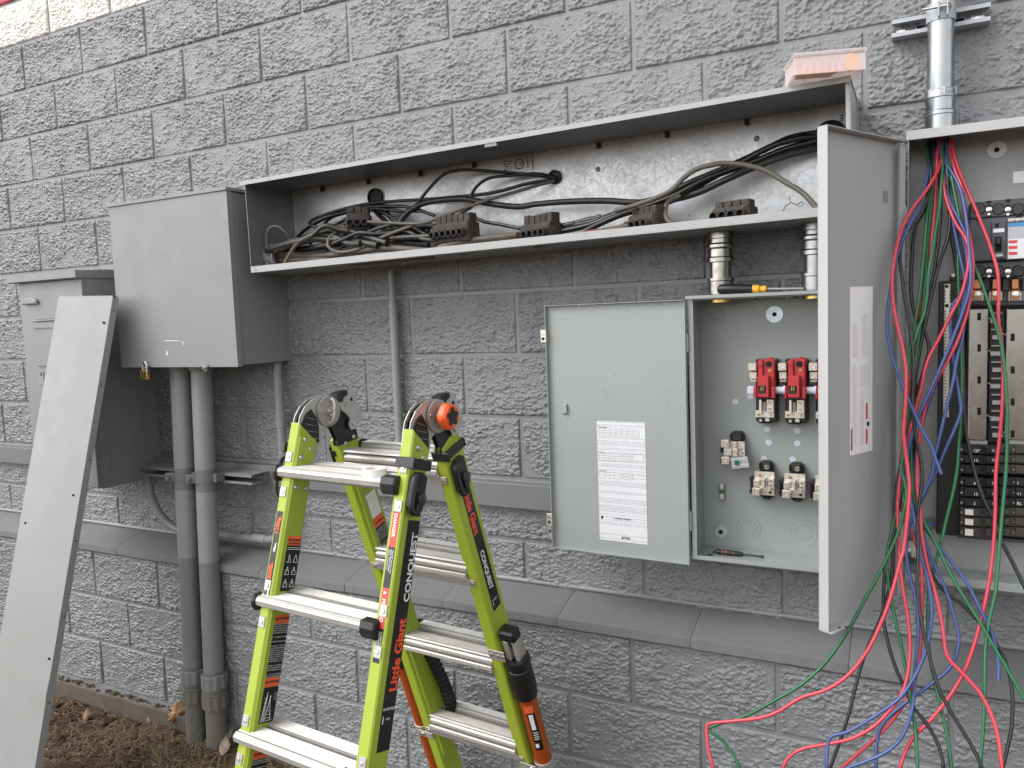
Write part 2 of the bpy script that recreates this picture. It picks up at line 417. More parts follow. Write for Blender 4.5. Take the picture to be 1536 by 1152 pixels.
# ================================================================== THE WALL
BL, BH, JT = .4064, .2032, .010
def block_mesh(name, seed, L=BL-JT, Hh=BH-JT, nx=190, nz=95, amp=1.0):
    """one split-face block: rough broken face, square edges running back into the joint; origin at face centre"""
    off = V((seed*13.7, seed*5.1, seed*9.3)); vs, fs = [], []
    tilt = rnd.uniform(-.002, .002); tz = rnd.uniform(-.002, .002)
    for j in range(nz+1):
        for i in range(nx+1):
            x = -L/2+L*i/nx; z = -Hh/2+Hh*j/nz
            q = V((x, 0, z))+off
            big = noise.noise(q*9)*.0036+noise.noise(q*22+off)*.0032
            qs = V((q.x*.8, q.y, q.z*1.25))
            mid = noise.noise(qs*44)*.0030+noise.noise(qs*86+off)*.0034
            f1 = noise.voronoi(qs*100)[0]; mid += (.45-f1[0])*.0052*(.75+.9*noise.noise(q*12))
            fine = noise.noise(qs*180)*.0022-max(0, noise.noise(qs*112+off*3)-.18)*.0070
            e = min(L/2-abs(x), Hh/2-abs(z))+noise.noise(q*90)*.0012
            k = min(1, max(0, e/.0065)); k = k*k*(3-2*k)
            h = .0052+(big+mid+fine+tilt*x/.2+tz*z/.1)*amp
            h = max(h, .0024+.10*h, .0016)
            h = .0016+(h-.0016)*(.12+.88*k)
            if i in (0, nx) or j in (0, nz): h = -.006
            vs.append((x, -h, z))
    for j in range(nz):
        for i in range(nx):
            a = j*(nx+1)+i; fs.append((a, a+1, a+nx+2, a+nx+1))
    me = bpy.data.meshes.new(name); me.from_pydata(vs, [], fs); me.polygons.foreach_set('use_smooth', [True]*len(fs)); me.update()
    return me
def variants(n, mat, seed0, Hh=BH-JT):
    r = []
    for s in range(n):
        me = block_mesh('block', seed0+s, Hh=Hh); me.materials.append(MATS[mat]); r.append(me)
    return r
WX0, WX1 = -8, 9                                          # blocks to the left and right
wall = thing('block_wall', 'grey painted split-face concrete block wall with a sloped smooth ledge', 'wall', (0, 0, GZ))
VG, VWh, VRd = variants(7, 'wall', 1), variants(3, 'wall_white', 21, .186-JT), variants(2, 'wall_red', 31)
def put_block(me, x, y, z, label=None, flip=True):
    o = bpy.data.objects.new('block', me); COL.objects.link(o); o.parent = wall
    p = V((x, y, z)); o.location = p-WORLD[wall.name]
    if flip and rnd.random() < .5: o.rotation_euler = (0, R(180), 0)
    if label: o['label'] = label
    return o
for r in range(-3, 10):
    pool, lab = (VG, None) if r >= -1 else ((VWh, 'white painted block') if r == -2 else (VRd, 'red painted block'))
    ph = 0 if r % 2 else 1                                # odd courses: joints on even half blocks
    for k in range(WX0, WX1):
        x0 = k*BL+ph*BH
        put_block(rnd.choice(pool), x0+BL/2, rnd.uniform(-.0008, .0003), -(r+.5)*BH-(0 if r > -2 else .0086 if r == -2 else .0172), lab)
LWY = -.138                                               # face of the thicker lower wall
ZS = -2.040                                               # underside of the ledge
for r in range(0, 3):
    ph = 1 if r % 2 else 0
    for k in range(WX0, WX1):
        put_block(rnd.choice(VG), k*BL+ph*BH+BL/2, LWY+rnd.uniform(-.0008, .0003), ZS-(r+.5)*BH)
xa, xb = WX0*BL-.05, WX1*BL+.05
one('mortar', lambda b: (b.box((xa, xb), (.0004, .12), (-2.05, .6096+.2032)), b.box((xa, xb), (LWY+.0004, .12), (GZ-.15, ZS-.002))), 'mortar', wall)
# ledge of smooth sloped stones
for k in range(WX0, WX1):
    x0 = .988+(k-2)*BL; g = .0007; b = MB(); NN = 26; secs = []; dz0, dy0 = rnd.uniform(-.0012, .0012), rnd.uniform(-.001, .001)
    for i in range(NN+1):
        x = x0+g+(BL-2*g)*i/NN; e = .0022*max(0, 1-min(i, NN-i)/1.2); n1, n2, n3 = [noise.noise(V((x*s_, 3.3*j, 1.7)))*a_ for j, (s_, a_) in enumerate(((30, .0018), (38, .0016), (9, .0012)))]
        secs.append([b.bm.verts.new((x, y+dy0, z+dz0)) for y, z in ((.02, -1.9655-e), (-.06, -1.9815-e+n3), (-.150+n1+e, -2.0066-e+n2*.5), (-.1572+n1+e, -2.0092-e+n2*.5), (-.1572+n1+e, ZS+.005+n2+noise.noise(V((x*55, 8, k)))*.0022), (-.152+n1+e, ZS+.0005), (.02, ZS+.0005))])
    for i in range(NN):
        for j in range(6): b.bm.faces.new((secs[i][j], secs[i][j+1], secs[i+1][j+1], secs[i+1][j])).smooth = False
    b.bm.faces.new(secs[0]); b.bm.faces.new(list(reversed(secs[-1])))
    b.build('ledge_stone', 'sill', wall)
# mortar fillet behind the ledge stones, slightly wavy by hand trowel
b = MB(); N = 160
pr = []
for i in range(N+1):
    x = xa+.06+(xb-xa-.12)*i/N; n = noise.noise(V((x*3, 2, 1)))*.003
    pr.append([b.bm.verts.new(q) for q in ((x, .004, -1.955+n*1.2), (x, -.0045+n*.3, -1.957+n*1.2), (x, -.013+n*.4, -1.9672), (x, -.004, -1.972))])
for i in range(N):
    for j in range(3):
        f = b.bm.faces.new((pr[i][j], pr[i][j+1], pr[i+1][j+1], pr[i+1][j])); f.smooth = True
b.build('mortar_fillet', 'sill', wall)
# concrete footing that peeps out of the soil at the left
b = MB(); N = 260
rows = []
for i in range(N+1):
    x = xa+.06+(xb-xa-.12)*i/N
    n = noise.noise(V((x*9, 5, 0)))*.004; m_ = noise.noise(V((x*23, 9, 0)))*.003
    rows.append([b.bm.verts.new(q) for q in ((x, LWY+.01, -2.655), (x, -.172+n*.6, -2.659+m_), (x, -.178+n, -2.666+m_), (x, -.181+n+m_, -2.95))])
for i in range(N):
    for j in range(3):
        f = b.bm.faces.new((rows[i][j], rows[i][j+1], rows[i+1][j+1], rows[i+1][j])); f.material_index = b.mi('sill') if j == 0 else b.mi('footing')
b.build('footing', None, wall)

# long painted board fixed along the wall
b = MB(); b.box((-2.9, 1.28), (-.0385, .003), (-1.716, -1.634), bev=.004, seg=2)
tag(b.build('wall_rail', 'pipe_dark'), 'long grey painted board fixed flat along the wall behind the ladder', 'rail')  # darker grey stands in for the shade below the trough

# ================================================================== GROUND
def gz(x, y):
    d = noise.noise(V((x*2.2, y*2.2, 3)))*.020+noise.noise(V((x*7, y*7, 8)))*.012+noise.noise(V((x*19, y*19, 1)))*.006+noise.noise(V((x*45, y*45, 4)))*.003
    k = max(0, min(1, (4-abs(x))/2))*max(0, min(1, (y+4)/2))
    slope = .010*math.exp(-((x+.42)/.35)**2)*math.exp(-((y+.25)/.25)**2)*2.0
    return GZ+d*k+slope*k
def axis(lo, hi, n, far):
    a = [lo+(hi-lo)*i/n for i in range(n+1)]
    s = (hi-lo)/n; p, q = lo, hi; left, right = [], []
    while p > -far: s *= 1.6; p -= s; left.append(p)
    s = (hi-lo)/n
    while q < far: s *= 1.6; q += s; right.append(q)
    return left[::-1]+a+right
xs = axis(-2.3, .9, 260, 150); ys = [v for v in axis(-1.5, -.10, 115, 150) if v <= 60]
vs_, fs_ = [], []
for y in ys:
    for x in xs: vs_.append((x, y, gz(x, y)-(.0 if y < .2 else .3)))
nx = len(xs)
for j in range(len(ys)-1):
    for i in range(nx-1):
        a = j*nx+i; fs_.append((a, a+1, a+nx+1, a+nx))
me = bpy.data.meshes.new('ground'); me.from_pydata(vs_, [], fs_); me.polygons.foreach_set('use_smooth', [True]*len(fs_))
me.materials.append(MATS['soil']); g_ = bpy.data.objects.new('ground', me); COL.objects.link(g_); g_['kind'] = 'structure'
g_['label'] = 'bare brown soil littered with straw at the foot of the wall'; 

def litter(name, n, mat, wid, lens, lift, region, lean=.15):
    b = MB(); rr = random.Random(len(name)*3+n)
    for _ in range(n):
        x, y = region(rr); a = rr.uniform(0, 6.283); L = rr.uniform(*lens)
        z = gz(x, y)+rr.uniform(.0, lift); d = V((math.cos(a), math.sin(a), rr.uniform(-lean, lean))); wv = V((-math.sin(a), math.cos(a), rr.uniform(-.4, .4)))*wid
        p0 = V((x, y, z)); p2 = p0+d*L; p1 = p0+d*L*.5+V((rr.uniform(-.1, .1)*L, rr.uniform(-.1, .1)*L, L*rr.uniform(.02, .18)))
        p2.z = max(p2.z, gz(p2.x, p2.y)+.001)
        q = [p0-wv, p0+wv, p1+wv, p1-wv, p2+wv*.3, p2-wv*.3]
        v = [b.bm.verts.new(c) for c in q]
        b.bm.faces.new((v[0], v[1], v[2], v[3])); b.bm.faces.new((v[3], v[2], v[4], v[5]))
    o = b.build(name, mat); o['kind'] = 'stuff'; return o
reg1 = lambda r: (r.uniform(-1.7, .35), -.20-abs(r.gauss(0, .38)))
o = litter('straw_litter', 2400, 'straw', .0011, (.02, .085), .010, reg1); o['label'] = 'dry straw scattered over the soil'
reg2 = lambda r: (r.gauss(-.47, .10), r.gauss(-.34, .06))
b = MB(); rr = random.Random(5)
for _ in range(90):
    x, y = reg2(rr); z = gz(x, y); L = rr.uniform(.03, .12); a = rr.uniform(0, 6.28); l = rr.uniform(.1, .8)
    d = V((math.cos(a)*l, math.sin(a)*l, 1)).normalized(); wv = V((-math.sin(a), math.cos(a), 0))*.0011
    p0 = V((x, y, z-.003)); p1 = p0+d*L*.6; p2 = p0+d*L+V((math.cos(a), math.sin(a), -.4))*L*.25
    v = [b.bm.verts.new(c) for c in (p0-wv, p0+wv, p1+wv*.8, p1-wv*.8, p2)]
    k = b.mi('grass' if rr.random() < .55 else 'straw')
    for q in ((0, 1, 2, 3), (3, 2, 4)): b.bm.faces.new([v[i] for i in q]).material_index = k
o = b.build('grass_tuft'); o['kind'] = 'stuff'; o['label'] = 'thin green and dry grass sprouting round the conduit feet'
b = MB(); rr = random.Random(9)
for _ in range(110):
    x, y = reg1(rr); s = abs(rr.gauss(0, .003))+.0015; z = gz(x, y)
    bmesh.ops.create_icosphere(b.bm, subdivisions=1, radius=s, matrix=Matrix.Translation((x, y, z+s*.2)) @ Matrix.Diagonal((1, rr.uniform(.6, 1), rr.uniform(.5, .9), 1)))
o = b.build('soil_crumb', 'pebble'); o['kind'] = 'stuff'; o['label'] = 'small pale crumbs and grit on the soil'
b = MB(); rr = random.Random(19)
for _ in range(900):
    x, y = reg1(rr); s = abs(rr.gauss(0, .010))+.004; z = gz(x, y)
    bmesh.ops.create_icosphere(b.bm, subdivisions=1, radius=s, matrix=Matrix.Translation((x, y, z)) @ Matrix.Rotation(rr.uniform(0, 6), 4, 'Z') @ Matrix.Diagonal((1, rr.uniform(.6, 1), rr.uniform(.4, .8), 1)))
for _ in range(170):                                       # crumbs lying on the footing
    x, y, s = rr.choice((-1.45, -1.3, -1.12, -1.0, -.85, -.7))+rr.gauss(0, .05), rr.uniform(-.176, -.150), abs(rr.gauss(0, .003))+.002
    bmesh.ops.create_icosphere(b.bm, subdivisions=1, radius=s, matrix=Matrix.Translation((x, y, -2.656+s*.3)) @ Matrix.Diagonal((1.3, rr.uniform(.6, 1), rr.uniform(.4, .8), 1)))
for v in b.bm.verts: v.co += V((noise.noise(v.co*130), noise.noise(v.co*130+V((9, 0, 0))), noise.noise(v.co*130+V((0, 9, 0)))))*.005
o = b.build('soil_clod', 'soil'); o['kind'] = 'stuff'; o['label'] = 'clods of loose brown soil'

def leaf(label, px, py, size, mat, rz, outline, tiltv=(.1, .1), lift=.012, axes=None):
    p = at(px, py, Z=GZ); p.z = gz(p.x, p.y)+lift
    b = MB(); c = math.cos(rz); s_ = math.sin(rz)
    mid = [(0, -1), (0, -.5), (0, 0), (0, .5), (0, 1)]
    top = [b.bm.verts.new((0, 0, 0)) for _ in range(0)]
    vs = []
    for (u, v) in outline:
        z = .25*abs(u)+.12*math.sin(v*3+u*4)
        vs.append(b.bm.verts.new((u*size, v*size, z*size)))
    cvs = [b.bm.verts.new((0, v*size, .0)) for v in (-.7, -.2, .3, .8)]
    f = b.bm.faces.new(vs)
    bmesh.ops.poke(b.bm, faces=[f])
    r = Matrix.Rotation(tiltv[0], 4, 'X') @ Matrix.Rotation(tiltv[1], 4, 'Y') @ Matrix.Rotation(rz, 4, 'Z')
    for v in list(b.bm.verts):
        if not v.link_faces: b.bm.verts.remove(v)
    if axes: u_, v_ = V(axes[0]).normalized(), V(axes[1]).normalized(); r = Matrix((u_, v_, u_.cross(v_))).transposed()
    for v in b.bm.verts: v.co = (r @ v.co)+p
    for f in b.bm.faces: f.smooth = True
    o = b.build('dead_leaf', mat); md = o.modifiers.new('thickness', 'SOLIDIFY'); md.thickness = .0008
    return tag(o, label, 'leaf', 'dead leaves on the soil')
OAK = [(0, -1.1), (.10, -.75), (.42, -.62), (.30, -.38), (.55, -.10), (.26, .05), (.62, .38), (.28, .42), (.40, .85), (.12, .8), (0, 1.05), (-.16, .8), (-.42, .82), (-.26, .45), (-.6, .30), (-.25, .02), (-.5, -.2), (-.3, -.42), (-.36, -.66), (-.09, -.75)]
OVAL = [(0, -1), (.3, -.6), (.42, -.1), (.36, .4), (.15, .85), (0, 1), (-.18, .8), (-.38, .35), (-.40, -.15), (-.26, -.65)]
leaf('tan lobed oak leaf standing against the left conduit', 266, 1098, .056, 'leaf1', -.5, OAK, (.9, .2), .068, ((.75, .55, -.35), (.30, .25, .9)))
leaf('brown curled leaf on the soil below the footing, left of the oak leaf', 226, 1084, .034, 'leaf2', 1.3, OVAL, (.35, .2), .025, ((.7, .5, .1), (-.5, .5, .6)))
leaf('pinkish brown leaf on the soil nearest to the leaning sheet', 131, 1080, .032, 'leaf2', .8, OVAL, (.3, -.2), .022, ((.7, .5, -.1), (-.4, .6, .6)))
leaf('pale grey brown leaf on the soil right of the conduits', 341, 1131, .060, 'leaf3', 2.0, OVAL, (.35, -.15), .022, ((.85, .5, .12), (-.4, .7, .28)))

# ================================================================== HANGING CABINET (left of the trough)
cab = thing('hanging_cabinet', 'square grey painted steel cabinet hung on the wall above two fat conduits', 'cabinet', (-.475, 0, -1.237))
CX0, CX1, CY, CZ0, CZ1 = -.755, -.142, -.272, -1.236, -.622
one('body', lambda b: (b.box((CX0+.006, CX1-.004), (CY+.022, -.002), (CZ0+.004, CZ1-.012), bev=.002)), 'cab', cab)
# front cover: dished sheet with a slight crease, folded edges
b = MB(); nx, nz = 24, 12
g = [[None]*(nz+1) for _ in range(nx+1)]
for i in range(nx+1):
    for j in range(nz+1):
        u, v = i/nx, j/nz
        d = .0035*math.exp(-((u-.27)/.05)**2)*min(1, (1-v)*1.4)-.003*math.sin(math.pi*u)*math.sin(math.pi*v)
        g[i][j] = b.bm.verts.new((CX0+(CX1-CX0)*u, CY+d, CZ0+(CZ1-.010-CZ0)*v))
for i in range(nx):
    for j in range(nz):
        f = b.bm.faces.new((g[i][j], g[i+1][j], g[i+1][j+1], g[i][j+1])); f.smooth = True
ed = [g[i][0] for i in range(nx+1)]+[g[nx][j] for j in range(1, nz+1)]+[g[i][nz] for i in range(nx-1, -1, -1)]+[g[0][j] for j in range(nz-1, 0, -1)]
bk = [b.bm.verts.new((v.co.x, CY+.0225, v.co.z)) for v in ed]
for i in range(len(ed)):
    k = (i+1) % len(ed); b.bm.faces.new((ed[k], ed[i], bk[i], bk[k]))
front = b.build('front_cover', 'cab', cab)
one('top_lid', lambda b: b.box((CX0-.006, CX1+.004), (CY-.005, -.002), (CZ1-.011, CZ1+.001), bev=.0015), 'cab', cab)
one('side_seam', lambda b: b.box((CX1-.003, CX1-.0005), (CY+.034, CY+.039), (CZ0+.006, CZ1-.014)), 'cab', cab)
def hasp(px):
    x = at(px, 549, Y=CY-.004).x
    h = MB()
    h.box((x-.013, x+.004), (CY-.004, CY-.001), (CZ0-.002, CZ0+.010), mat='cab')
    h.obox((x+.006, CY-.006, CZ0), (.93, 0, .37), Y_, (-.37, 0, .93), (-.014, .014), (-.003, .001), (-.003, .003), mat='pipe')
    h.box((x+.009, x+.013), (CY-.007, CY+.002), (CZ0-.002, CZ0+.008), mat='screw')
    ho = h.build('hasp', None, cab)
    r = MB(); N = 12
    r.tube([(x+.003+.006*math.cos(q), CY-.004, CZ0-.008+.006*math.sin(q)) for q in [2*math.pi*i/N for i in range(N+1)]], .0018, 8)
    r.build('hasp_eye', 'cab', ho); return x
hx = hasp(218); hasp(307)
s = MB()
for (a, c, d, e) in ((247, 511, 273, 511.8), (274, 512, 277, 521)):
    p, q = at(a, c, Y=CY-.001), at(d, e, Y=CY-.001); s.tube([p, q], .0013, 5)
p = at(251, 530, Y=CY-.001); s.prism([(-.0045, -.006), (.005, -.006), (.001, .010), (-.0015, .010)], p, X_, Z_, -Y_, 0, .0012)
s.build('scratch', 'printwhite', cab, label='scratched spots of bare primer on the front cover')

# brass padlock hanging on the left hasp
pl = thing('padlock', 'brass padlock hanging from the left hasp of the hanging cabinet', 'padlock', (hx+.004, CY-.010, CZ0-.055))
px, py, pz = hx+.004, CY-.010, CZ0-.0395
one('lock_body', lambda b: b.box((px-.0185, px+.0185), (py-.007, py+.007), (pz-.006, pz+.029), bev=.003, seg=2), 'brass', pl)
sh = MB(); sh.tube([(px-.012, py, pz+.027), (px-.012, py, pz+.045)]+[(px-.012*math.cos(q), py, pz+.048+.012*math.sin(q)) for q in [math.pi*i/10 for i in range(11)]]+[(px+.012, py, pz+.045), (px+.012, py, pz+.027)], .0030, 10)
sh.build('shackle', 'screw', pl)
text('MASTER', .0055, (px-.011, py-.0071, pz+.016), X_, Z_, 'print', pl)

# ================================================================== TALL LEFT CABINET
lc = thing('utility_cabinet', 'tall grey painted cabinet with hooded top at the far left behind the leaning sheet', 'cabinet', (-1.11, 0, -1.72))
LX0, LX1, LY, LZ0, LZ1 = -1.318, -.912, -.300, -1.718, -.884
one('body', lambda b: b.box((LX0, LX1), (LY+.018, -.002), (LZ0, LZ1), bev=.003), 'cab', lc)
fd = one('front_door', lambda b: b.box((LX0+.003, LX1-.0005), (LY, LY+.0175), (LZ0+.008, LZ1-.004), bev=.003, seg=2), 'cab', lc)
one('hood', lambda b: b.prism([(-.004, -.845), (LY-.026, -.858), (LY-.026, -.8855), (LY-.020, -.8895), (-.004, -.8835)], (0, 0, 0), Y_, Z_, X_, LX0-.030, LX1+.006, bev=.002), 'cab', lc)
p = at(45, 452.5, Y=LY-.008)
one('pull_handle', lambda b: b.prism([(-.047, -.011), (.047, -.011), (.045, .003), (.030, .013), (-.030, .013), (-.045, .003)], p, X_, Z_, Y_, -.007, .008, bev=.004), 'sheet', fd)
a, c = at(51, 480, Y=LY-.002), at(110, 549, Y=LY-.002)
fl = one('meter_flap', lambda b: b.box((a.x, c.x), (LY-.005, LY-.0005), (c.z, a.z-.010), bev=.0015), 'cab', lc)
one('flap_hinge', lambda b: (b.cyl((a.x-.004, LY-.006, a.z-.004), (c.x, LY-.006, a.z-.004), .0035, 10), b.box((a.x+.006, c.x), (LY-.004, LY-.0006), (a.z+.002, a.z+.017)), b.box((a.x+.002, c.x), (LY-.009, LY-.0045), (a.z-.034, a.z-.026))), 'cab', fl)
# knockout plates on the shaded right side
def ring_plate(y, z, w_, h_):
    b = MB(); N = 28; pts = []
    for i in range(N+1):
        q = 2*math.pi*i/N; e = 5
        pts.append((LX1+.0006, y+w_/2*math.copysign(abs(math.cos(q))**(2/e), math.cos(q)), z+h_/2*math.copysign(abs(math.sin(q))**(2/e), math.sin(q))))
    b.tube(pts, .0015, 6); return b.build('knockout_plate', 'pipe_dark', lc)
q = at(157, 695, X=LX1); ring_plate(q.y, q.z, .062, .072)
q = at(150, 590, X=LX1); ring_plate(q.y, q.z, .05, .07)
one('side_flange', lambda b: b.box((LX1-.001, LX1+.0012), (LY+.016, LY+.052), (LZ0+.002, LZ1-.01)), 'cab', lc)
# small silver padlock under its flap
p = at(64, 570, Y=LY-.012)
p2 = thing('padlock', 'small silver padlock under the flap of the tall left cabinet', 'padlock', p)
one('lock_body', lambda b: b.box((p.x-.017, p.x+.017), (p.y-.007, p.y+.007), (p.z-.020, p.z+.014), bev=.003, seg=2), 'sheet', p2)
sh = MB(); sh.tube([(p.x-.009, p.y, p.z+.012), (p.x-.009, p.y, p.z+.022)]+[(p.x-.009*math.cos(q), p.y, p.z+.024+.009*math.sin(q)) for q in [math.pi*i/8 for i in range(9)]]+[(p.x+.009, p.y, p.z+.012)], .0028, 8)
sh.build('shackle', 'galv_dark', p2)

# ================================================================== LEANING COVER SHEET
TL = V((-.989, -.344, -.956)); rx = V((.9992, .0100, -.0380)).normalized(); ld = V((-.034, -.239, -.970)).normalized()
ld = (ld-rx*ld.dot(rx)).normalized(); nrm = rx.cross(ld).normalized()
if nrm.y > 0: nrm = -nrm
SW, SL, SD = .311, 1.832, .026
sheet = thing('cover_sheet', 'long pale grey steel cover sheet leaning against the tall left cabinet', 'panel', TL+ld*SL)
b = MB(); nx, ny = 8, 48
gg = []
for j in range(ny+1):
    row = []
    for i in range(nx+1):
        u, v = i/nx, j/ny
        d = .006*math.sin(v*math.pi)*math.sin(u*math.pi)+.0015*noise.noise(V((u*3, v*9, 2)))*math.sin(u*math.pi)+(.004*math.exp(-((v-.77)/.02)**2)*(u-.4) if u > .2 else 0)
        row.append(b.bm.verts.new(TL+rx*SW*u+ld*SL*v+nrm*d))
    gg.append(row)
for j in range(ny):
    for i in range(nx):
        f = b.bm.faces.new((gg[j][i], gg[j+1][i], gg[j+1][i+1], gg[j][i+1])); f.smooth = True
b.build('face', 'sheet', sheet)
b = MB(); t = .0016
for (o_, dx, L, dy) in ((TL+rx*SW, ld, SL, -nrm), (TL, ld, SL, -nrm)):
    b.obox(o_, dx, rx, dy, (0.004, L-.004), (-t if o_ == TL else 0.0004, -.0004 if o_ == TL else t), (0.0, SD))
b.obox(TL, rx, ld, -nrm, (0, SW), (-t, -.0004), (0, SD)); b.obox(TL+ld*SL, rx, ld, -nrm, (0, SW), (.0004, t), (0, SD))
b.build('folded_edge', 'sheet_edge', sheet)
for i in range(26):
    b = MB(); d = .05+i*(SL-.09)/25+rnd.uniform(-.01, .01)
    p = TL+rx*(SW+t)+ld*d-nrm*(SD*rnd.uniform(.35, .65)); b.cyl(p, p+rx*.0012, .0030, 8, mat='sheet' if i % 4 else 'hole'); b.build('edge_hole', None, sheet)
for (u, v) in ((.93, .055), (.90, .40), (.12, .47), (.95, .71), (.42, .445)):
    b = MB(); p = TL+rx*SW*u+ld*SL*v+nrm*.0045; b.cyl(p-nrm*.004, p+nrm*.0006, .0042 if u != .42 else .003, 10); b.build('screw_hole', 'hole', sheet)

# ================================================================== TWO FAT CONDUITS
def fat_conduit(x, label, paint_z, yt=-.150, yb=-.204):
    t = thing('fat_conduit', label, 'conduit', (x, yb, GZ), 'painted conduits rising from the soil to the hanging cabinet')
    top, bot = V((x, yt, CZ0+.002)), V((x, yb, GZ-.06)); r = .0385
    P = lambda z: top.lerp(bot, (top.z-z)/(top.z-bot.z))
    dn = (bot-top).normalized()
    b = MB()
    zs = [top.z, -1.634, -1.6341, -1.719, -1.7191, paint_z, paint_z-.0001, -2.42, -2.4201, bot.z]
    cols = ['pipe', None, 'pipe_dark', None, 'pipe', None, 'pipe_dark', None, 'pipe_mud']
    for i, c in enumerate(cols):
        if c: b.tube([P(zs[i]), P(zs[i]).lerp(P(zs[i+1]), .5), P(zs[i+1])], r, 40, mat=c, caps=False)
    b.build('pipe', None, t)
    # expansion fitting with ribbed rings
    def ribbed(z0, z1, ro, n, nm, mat):
        c0, c1 = P(z0), P(z1); out = []
        for i in range(n*4):
            q = 2*math.pi*i/(n*4); rr = ro+(.0028 if i % 4 in (0, 1) else 0); out.append((rr*math.cos(q), rr*math.sin(q)))
        m = MB(); m.prism(out, c0, X_, Y_, dn, 0, (c1-c0).length, bev=.0015); return m.build(nm, mat, t)
    ribbed(-2.431, -2.485, (.0465), 10, 'fitting_nut', 'pipe_dark')
    m = MB(); m.lathe(P(-2.4855), dn, [(.0395, 0), (.0465, .001), (.0465, .009), (.0425, .011), (.0425, .015), (.0475, .017), (.0475, .025), (.0395, .026)], 40); m.build('fitting_ring', 'pipe_mud', t)
    ribbed(-2.512, -2.562, (.0465), 10, 'fitting_nut', 'pipe_mud')
    m = MB(); m.lathe(P(-1.2385), dn, [(.0395, 0), (.0455, .001), (.0455, .018), (.0395, .02)], 32); m.build('locknut', 'pipe', t)
    # strap clamp round the pipe with ear, bolt and nuts
    zc = -1.667; c = P(zc); m = MB()
    m.lathe(c+V((0, 0, .017)), -Z_, [(r+.0008, 0), (r+.0045, .0003), (r+.0045, .033), (r+.0008, .0335)], 40)
    m.obox(c, X_, Y_, Z_, (r-.004, r+.020), (-.004, .040), (-.0165, .0165), bev=.002)
    e0 = c+V((-.031, -.036, 0))
    m.obox(e0, V((-.8, -.6, 0)), V((.6, -.8, 0)), Z_, (-.012, .024), (-.008, -.0045), (-.0165, .0165), bev=.001)
    m.obox(e0, V((-.8, -.6, 0)), V((.6, -.8, 0)), Z_, (-.012, .024), (.0045, .008), (-.0165, .0165), bev=.001)
    cl = m.build('pipe_clamp', 'pipe_dark', t)
    m = MB(); ax = V((.6, -.8, 0)); o = e0+V((-.8, -.6, 0))*.012
    m.cyl(o-ax*.022, o+ax*.028, .0042, 12); m.cyl(o+ax*.009, o+ax*.018, .0105, 6); m.cyl(o-ax*.017, o-ax*.009, .0105, 6); m.cyl(o+ax*.0185, o+ax*.021, .009, 12)
    m.build('clamp_bolt', 'pipe_dark', cl)
    return t
fat_conduit(-.578, 'left of two fat grey conduits running down from the hanging cabinet', -1.985)
fat_conduit(-.463, 'right of two fat grey conduits running down from the hanging cabinet', -1.990, yt=-.150, yb=-.206)

# deep open strut shelf behind the conduits
sx0, sx1 = -.878, -.264
sdz = .0335
st = thing('strut_shelf', 'grey painted open strut bracket on the wall behind the two fat conduits', 'bracket', (-.5, 0, -1.70))
one('top_plate', lambda b: (b.box((sx0, sx1), (-.128, -.039), (-1.6905+sdz, -1.687+sdz), bev=.0008), b.box((sx0, sx1), (-.1285, -.126), (-1.697+sdz, -1.691+sdz))), 'cab', st)
one('bottom_plate', lambda b: (b.box((sx0, sx1), (-.128, -.039), (-1.726+sdz, -1.7225+sdz), bev=.0008), b.box((sx0, sx1), (-.1285, -.126), (-1.722+sdz, -1.716+sdz))), 'cab', st)
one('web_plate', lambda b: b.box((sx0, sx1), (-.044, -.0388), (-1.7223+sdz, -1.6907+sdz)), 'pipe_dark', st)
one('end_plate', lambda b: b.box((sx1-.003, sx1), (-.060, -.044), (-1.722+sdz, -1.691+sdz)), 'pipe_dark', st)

# thin conduit: drops from the hanging cabinet, turns left along the ledge and rises behind the shelf
def arc(c, u, v, r, a0, a1, n=9): return [V(c)+V(u)*r*math.cos(a0+(a1-a0)*i/n)+V(v)*r*math.sin(a0+(a1-a0)*i/n) for i in range(n+1)]
yc = -.045; xr = -.180; xl = -.900; zb = -1.925; rb = .11
tc = thing('thin_conduit', 'thin grey painted conduit bent in a U under the hanging cabinet along the ledge', 'conduit', (-.45, yc, zb))
pth = [V((xr, yc, CZ0+.002)), V((xr, yc, -1.55)), V((xr, yc, zb+rb))]+arc((xr-rb, yc, zb+rb), X_, -Z_, rb, 0, math.pi/2)[1:]+[V((-.42, yc-.010, zb-.002)), V((-.60, yc-.025, zb+.001)), V((xl+.20, -.085, zb+.004))]+arc((xl+.20, -.085, zb+.204), -Z_, -X_, .20, 0, math.pi/2)[1:]+[V((xl, -.085, -1.70))]
one('pipe', lambda b: b.tube(pth, .0160, 20), 'pipe', tc)
one('coupling', lambda b: b.lathe((xr, yc, -1.42), -Z_, [(.0160, 0), (.0190, .001), (.0190, .060), (.0160, .061)], 24), 'pipe', tc)
one('coupling', lambda b: b.lathe((xr-.11, yc, zb), -X_, [(.0160, 0), (.0188, .001), (.0188, .070), (.0160, .071)], 24), 'pipe', tc)

# ================================================================== THIN CONDUIT UNDER THE TROUGH
xc = .352
vc = thing('drop_conduit', 'thin grey conduit dropping from the trough down the wall behind the ladder', 'conduit', (xc, -.035, -1.63))
one('pipe', lambda b: b.tube([(xc, -.030, -.925), (xc, -.030, -1.0), (xc, -.030, -1.96)], .0120, 18), 'pipe', vc)
one('sleeve', lambda b: b.tube([(xc, -.030, -1.035), (xc, -.030, -1.3), (xc, -.030, -1.955)], .0155, 20), 'pipe', vc)

